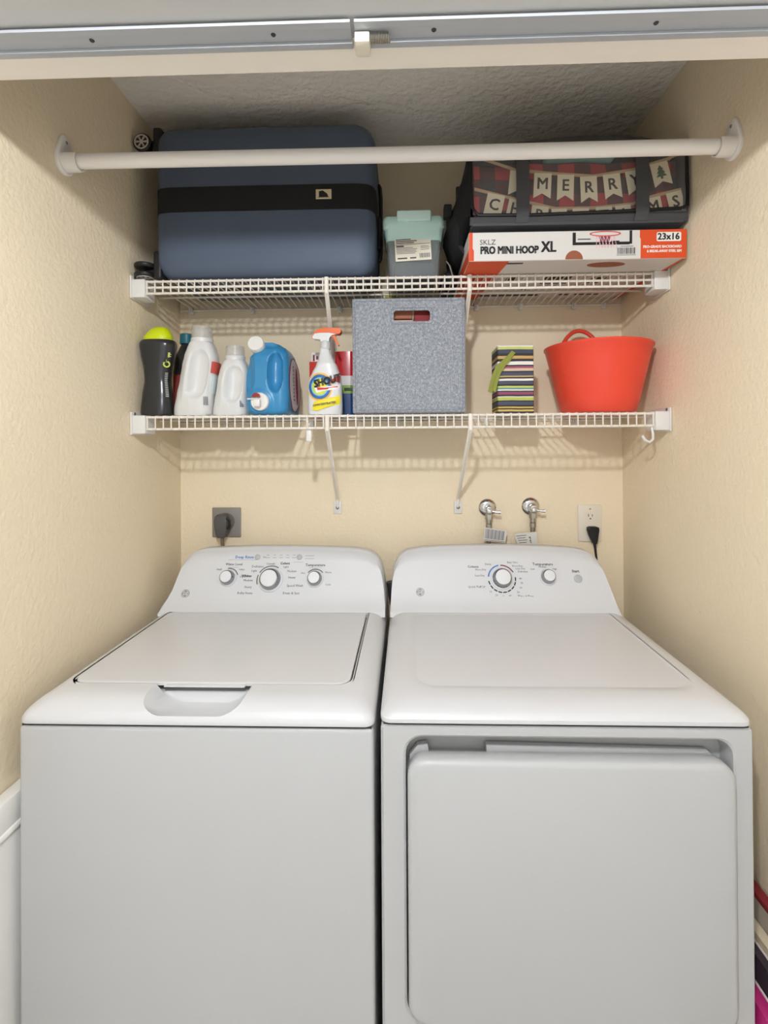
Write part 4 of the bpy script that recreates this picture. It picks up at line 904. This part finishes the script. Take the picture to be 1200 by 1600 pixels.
# striped gift box with green ribbon
M_str = mat('striped_paper', '#888888', .55)
nt, N, L, B = nodes_of(M_str)
tc = N.new('ShaderNodeTexCoord'); sp = N.new('ShaderNodeSeparateXYZ'); L.new(tc.outputs['Object'], sp.inputs[0])
nz = N.new('ShaderNodeTexNoise'); nz.inputs['Scale'].default_value = 14; L.new(tc.outputs['Object'], nz.inputs['Vector'])
hh = mth(N, L, 'ADD', mth(N, L, 'MULTIPLY', sp.outputs[2], 5.0), mth(N, L, 'MULTIPLY', mth(N, L, 'SUBTRACT', nz.outputs['Fac'], .5), .02))
rp = N.new('ShaderNodeValToRGB'); rp.color_ramp.interpolation = 'CONSTANT'; e = rp.color_ramp.elements
stops = [(0, '#33343a'), (.03, '#d8b860'), (.055, '#2b2b2c'), (.075, '#c9a950'), (.10, '#2b2b2c'), (.125, '#454a5e'), (.175, '#2a2a2a'), (.19, '#b7c05a'), (.235, '#e9e6dc'), (.25, '#2a2828'), (.27, '#8f4a66'), (.315, '#262626'), (.33, '#e9e6dc'), (.35, '#5e9a8a'), (.375, '#c2c76a'), (.40, '#262626'), (.425, '#454a5e'), (.475, '#e9e6dc'), (.505, '#2a2828'), (.53, '#c7a766'), (.55, '#454a5e'), (.60, '#2a2828'), (.62, '#d3b9a0'), (.66, '#a0526a'), (.69, '#262626'), (.71, '#e9e6dc'), (.76, '#2a2828'), (.80, '#c9a262'), (.84, '#2a2828'), (.88, '#3d4258'), (.935, '#c2c76a'), (.975, '#e9e6dc')]
e[0].position = 0; e[0].color = lin(stops[0][1]); e[1].position = stops[1][0]; e[1].color = lin(stops[1][1])
for p_, c in stops[2:]: q = e.new(p_); q.color = lin(c)
L.new(hh, rp.inputs[0]); L.new(rp.outputs[0], B.inputs['Base Color'])
gb = thing('gift_box', 'tall gift box wrapped in multicoloured striped paper', 'gift box', (.348, -.20, Z0))
obj('box', G().rbox(.296, .401, -.252, -.150, Z0, Z0+.200, .002, 1), M_str, gb, 0)
M_rib = mat('olive_ribbon', '#8a9030', .5, vary=.1, vscale=60)
def strip(path, w, d):
    """flat ribbon: path points, width vector"""
    w = Vector(w); d = Vector(d); return G().loft([[Vector(p)-w, Vector(p)+w, Vector(p)+w+d, Vector(p)-w+d] for p in path])
obj('ribbon', strip([(.342, -.256, Z0+.180), (.330, -.257, Z0+.166), (.312, -.258, Z0+.150), (.296, -.258, Z0+.136), (.286, -.256, Z0+.112), (.278, -.254, Z0+.085), (.273, -.252, Z0+.062)], (.0058, 0, -.0032), (0, -.0012, 0)), M_rib, gb)
obj('ribbon', strip([(.331, -.2575, Z0+.160), (.312, -.259, Z0+.140), (.298, -.2595, Z0+.118), (.290, -.258, Z0+.090), (.284, -.256, Z0+.064)], (.0048, 0, -.0024), (0, -.0012, 0)), M_rib, gb)

# coral flexible tub
M_tub = mat('coral_plastic', '#e84c36', .30, vary=.03, sss=.12)
bk = thing('flexible_tub', 'coral red flexible plastic tub with a loop handle', 'tub', (.600, -.212, Z0))
T = Matrix.Translation((.600, -.212, Z0))
R0, R1, HB = .106, .151, .197
prf = [(.02, .001), (R0-.006, 0), (R0, .004), (R0+.2*(R1-R0), .2*HB), (R0+.45*(R1-R0), .45*HB), (R0+.75*(R1-R0), .75*HB), (R1-.001, HB-.008), (R1+.0025, HB-.005), (R1+.003, HB), (R1-.001, HB+.0015), (R1-.004, HB-.001), (R0+.75*(R1-R0)-.004, .75*HB), (R0-.004, .008), (.02, .006)]
obj('body', G().lathe(prf, 64, T), M_tub, bk, 50)
pts = []
for k in range(17):
    u = k/16; a = math.radians(91)+(.5-u)*math.radians(58); r_ = R1-.003; pts.append((.600+r_*math.cos(a), -.212+r_*math.sin(a), Z0+HB-.012+.097*math.sin(math.pi*u)**.6))
obj('handle', G().tube(pts, .0068, 10), M_tub, bk, 60)

# ------------------------------------------------------------------ back wall fittings
# grey power outlet with heavy plug
M_gp = mat('grey_cover_plate', '#8f8a83', .45, vary=.03); M_plug = mat('dark_grey_plug', '#55524f', .5); M_cord = mat('brown_grey_cord', '#7a6f61', .5)
t = thing('power_outlet', 'grey square power outlet cover on the back wall', 'outlet', (-.599, 0, 1.165))
obj('cover_plate', G().rbox(-.650, -.549, -.007, -.0005, 1.113, 1.216, .003), M_gp, t)
obj('receptacle', G().lathe([(.030, -.002), (.030, .004), (.027, .005)], 28, front(-.600, -.006, 1.168)), mat('grey_recess', '#6d6964', .5), t)
t = thing('appliance_plug', 'dark grey angled plug with its cord in the grey outlet', 'plug', (-.603, -.03, 1.15))
secs = [[(-.603+x, y, z) for x, y in ()] for z in ()]
obj('plug_body', G().loft([[(-.604+x*w, -.012-dd+(y*.016), z) for x, y in rr(-1, 1, -1, 1, .35, 4)] for z, w, dd in ((1.118, .012, .022), (1.128, .017, .024), (1.150, .021, .026), (1.175, .023, .026), (1.190, .021, .024), (1.196, .014, .020))]), M_plug, t, 50)
obj('grip', G().tube([(-.585, -.048, 1.186), (-.574, -.046, 1.176), (-.574, -.044, 1.160), (-.582, -.044, 1.148)], .004, 8), M_blackp, t)
obj('cord', G().tube([(-.604, -.034, 1.122), (-.603, -.034, 1.10), (-.601, -.033, 1.07), (-.600, -.032, 1.02), (-.598, -.030, .90)], .0095, 10, True, .6), M_cord, t)
# white duplex outlet with black plug
t = thing('wall_outlet', 'white duplex wall outlet on the right of the back wall', 'outlet', (.649, 0, 1.16))
M_ivory = mat('ivory_plate', '#e8dfce', .4)
obj('cover_plate', G().rbox(.609, .689, -.006, -.0005, 1.097, 1.222, .003), M_ivory, t)
for zc in (1.183, 1.137):
    rcp = obj('receptacle', G().prism([(.0165*math.cos(a), max(-.0135, min(.0135, .0175*math.sin(a)))) for a in [2*math.pi*k/32 for k in range(32)]], .003, front(.650, -.0045, zc)), M_ivory, t)
    obj('slots', G().box(-.0075+.650, -.0055+.650, -.0081, -.0073, zc-.001, zc+.008).box(.650+.0055, .650+.0072, -.0081, -.0073, zc-.001, zc+.007).lathe([(.0025, 0), (.0025, .0008)], 10, front(.650, -.0073, zc-.0075)), M_black, rcp)
obj('screw', G().lathe([(.003, 0), (.002, .001)], 10, front(.650, -.006, 1.208)), M_steel, t)
t = thing('power_plug', 'flat black plug in the white wall outlet with cord running down', 'plug', (.652, -.02, 1.13))
obj('plug_body', G().loft([[(.6525+x*w+sh, -.010-.012+y*.011, z) for x, y in rr(-1, 1, -1, 1, .4, 4)] for z, w, sh in ((1.094, .006, .005), (1.105, .010, .004), (1.125, .016, .001), (1.140, .0195, 0), (1.148, .0185, 0), (1.1505, .012, 0))]), M_blackp, t, 50)
obj('cord', G().tube([(.657, -.022, 1.10), (.660, -.022, 1.075), (.662, -.024, 1.05), (.663, -.03, .95)], [.0055, .0042, .004, .004], 8), M_blackp, t)
# shut-off valves, hoses with paper tags
M_hose = mat('braided_hose', '#8b8074', .4, .6, bump=(400, .6, .001))
for (vx, vz, hnd, hx, lab, lab2, lab3, tg) in ((.3035, 1.213, .346, .298, 'left chrome shut-off valve on the back wall', 'metal water hose running down from the left valve', 'crumpled grey and white paper tag on the left water hose', 0),
                                        (.4505, 1.217, .492, .456, 'right chrome shut-off valve on the back wall', 'metal water hose running down from the right valve', 'white printed paper tag on the right water hose', 1)):
    t = thing('water_valve', lab, 'valve', (vx, 0, vz))
    obj('escutcheon', G().lathe([(.030, .0005), (.0305, .002), (.0275, .006), (.020, .010), (.012, .012)], 32, front(vx, 0, vz)), M_chrome, t, 50)
    obj('stem', G().lathe([(.0125, .008), (.0125, .024), (.016, .026), (.016, .036), (.012, .038), (.010, .048), (.004, .050)], 24, front(vx, 0, vz-.002)), M_chrome, t, 40)
    obj('handle', G().tube([(vx+.002, -.040, vz-.006), (vx+.022, -.046, vz-.010), (vx+.036, -.048, vz-.010)], [.006, .0045, .006], 10).rbox(vx-.009, vx+.009, -.052, -.034, vz-.016, vz+.003, .005, 3), M_chrome, t, 50)
    obj('outlet_nut', G().lathe([(.0125, vz-.036), (.0125, vz-.020), (.010, vz-.014)], 6, Matrix.Translation((vx, -.028, 0))).lathe([(.009, vz-.05), (.009, vz-.034)], 16, Matrix.Translation((vx, -.028, 0))), M_steel, t, 30)
    h = thing('water_hose', lab2, 'hose', (vx, -.028, vz-.05))
    obj('coupling', G().lathe([(.0105, vz-.066), (.0105, vz-.052), (.0085, vz-.0505)], 16, Matrix.Translation((vx, -.028, 0))), M_steel, h, 30)
    obj('hose', G().tube([(vx, -.028, vz-.066), (vx-.001, -.028, vz-.09), (vx-.002, -.028, vz-.13), (vx-.003, -.030, .95)], .0082, 12), M_hose, h)
    if tg == 0: oc = [(.287, 1.152), (.361, 1.141), (.355, 1.100), (.283, 1.108)]
    else: oc = [(.386, 1.129), (.458, 1.138), (.464, 1.088), (.398, 1.086)]
    g = thing('paper_tag', lab3, 'tag', (oc[3][0]+.03, -.045, oc[3][1]))
    obj('tag', G().loft([[(x, y+.0*i, z) for (x, z), y in zip(oc, (-.0415, -.044, -.044, -.0415))] for i, y_ in ((0, 0),)]+[[(x, y-.0008, z) for (x, z), y in zip(oc, (-.0415, -.044, -.044, -.0415))]]), mat('tag_paper', '#d9d6cf', .7), g, 0)
    pg = G()
    def tp(u, v): a = Vector((oc[0][0], 0, oc[0][1])).lerp(Vector((oc[1][0], 0, oc[1][1])), u); b = Vector((oc[3][0], 0, oc[3][1])).lerp(Vector((oc[2][0], 0, oc[2][1])), u); q = a.lerp(b, v); return Vector((q.x, -.0448-.0+(.0025*(1-u)), q.z))
    def bar(u0, v0, u1, v1): q = [tp(u0, v1), tp(u1, v1), tp(u1, v0), tp(u0, v0)]; pg.add(q+[p+Vector((0, -.0004, 0)) for p in q], [(3, 2, 1, 0), (4, 5, 6, 7), (0, 1, 5, 4), (1, 2, 6, 5), (2, 3, 7, 6), (3, 0, 4, 7)])
    if tg == 0:
        for k in range(16): bar(.05+k*.055, .08, .075+k*.055+.012*(k % 3), .82)
        bar(.04, .9, .96, .95)
    else:
        for k in range(5): bar(.05+.02*k, .14+k*.17, .52-.05*(k % 2), .18+k*.17)
        for k in range(4): bar(.62+.03*(k % 2), .3+k*.12, .70, .38+k*.12)
    obj('print_marks', pg, M_grey if tg == 0 else M_dark, g, 0)
g = G().tube([(-.010+.020*math.sin(k*.25), -.056, .60+.022*k) for k in range(18)], [.014+.002*(k % 2) for k in range(18)], 14)
solo('drain_hose', g, mat('dark_rubber', '#3a3d40', .6), 'dark corrugated hose rising in the gap behind the two machines', 'hose', (-.01, -.056, .60), 50)

# ------------------------------------------------------------------ things standing in the gaps beside the machines
t = thing('rimmed_board', 'white board with a raised top rim standing between the washer and left wall', 'board', (-.744, -.5, 0))
obj('panel', G().rbox(-.756, -.734, -.84, -.25, .0, .73, .004), M_plastic, t)
obj('top_rim', G().rbox(-.7605, -.731, -.845, -.245, .700, .757, .004), M_plastic, t); obj('rim_ledge', G().rbox(-.760, -.7285, -.845, -.245, .690, .702, .003), M_white, t)
for nm, x0, x1, y0, y1, zt, c, lb_, trim in (('cardboard_sheet', .738, .756, -.80, -.30, .505, '#b3a897', 'grey-beige board with a dark red top edge against the right wall', '#8b2c33'),
                                             ('cream_folder', .716, .734, -.80, -.32, .455, '#cdbfa0', 'cream folder standing between the red-edged board and dark folder', '#d8ccb2'),
                                             ('dark_folder', .696, .713, -.80, -.32, .440, '#3a3138', 'dark charcoal folder standing in the gap beside the dryer', '#3a3138'),
                                             ('magenta_bag', .668, .692, -.80, -.34, .392, '#b3246f', 'magenta paper gift bag low in the gap beside the dryer', '#b3246f')):
    t = thing(nm, lb_, 'board' if 'sheet' in nm else ('gift bag' if 'bag' in nm else 'folder'), ((x0+x1)/2, -.55, 0))
    obj('panel', G().rbox(x0, x1, y0, y1, 0, zt-.004, .003), mat(nm, c, .5), t)
    obj('top_edge', G().rbox(x0-.001, x1+.001, y0+.001, y1+.001, zt-(.012 if 'sheet' in nm else .005), zt, .002), mat(nm+'_edge', trim, .5), t)
    if nm in ('dark_folder', 'magenta_bag'): obj('pale_edge', G().rbox(x1-.003, x1+.0012, y0+.002, y1, zt-.002, zt+.002, .0008), mat('pale_paper_edge', '#dccfca', .6), t)
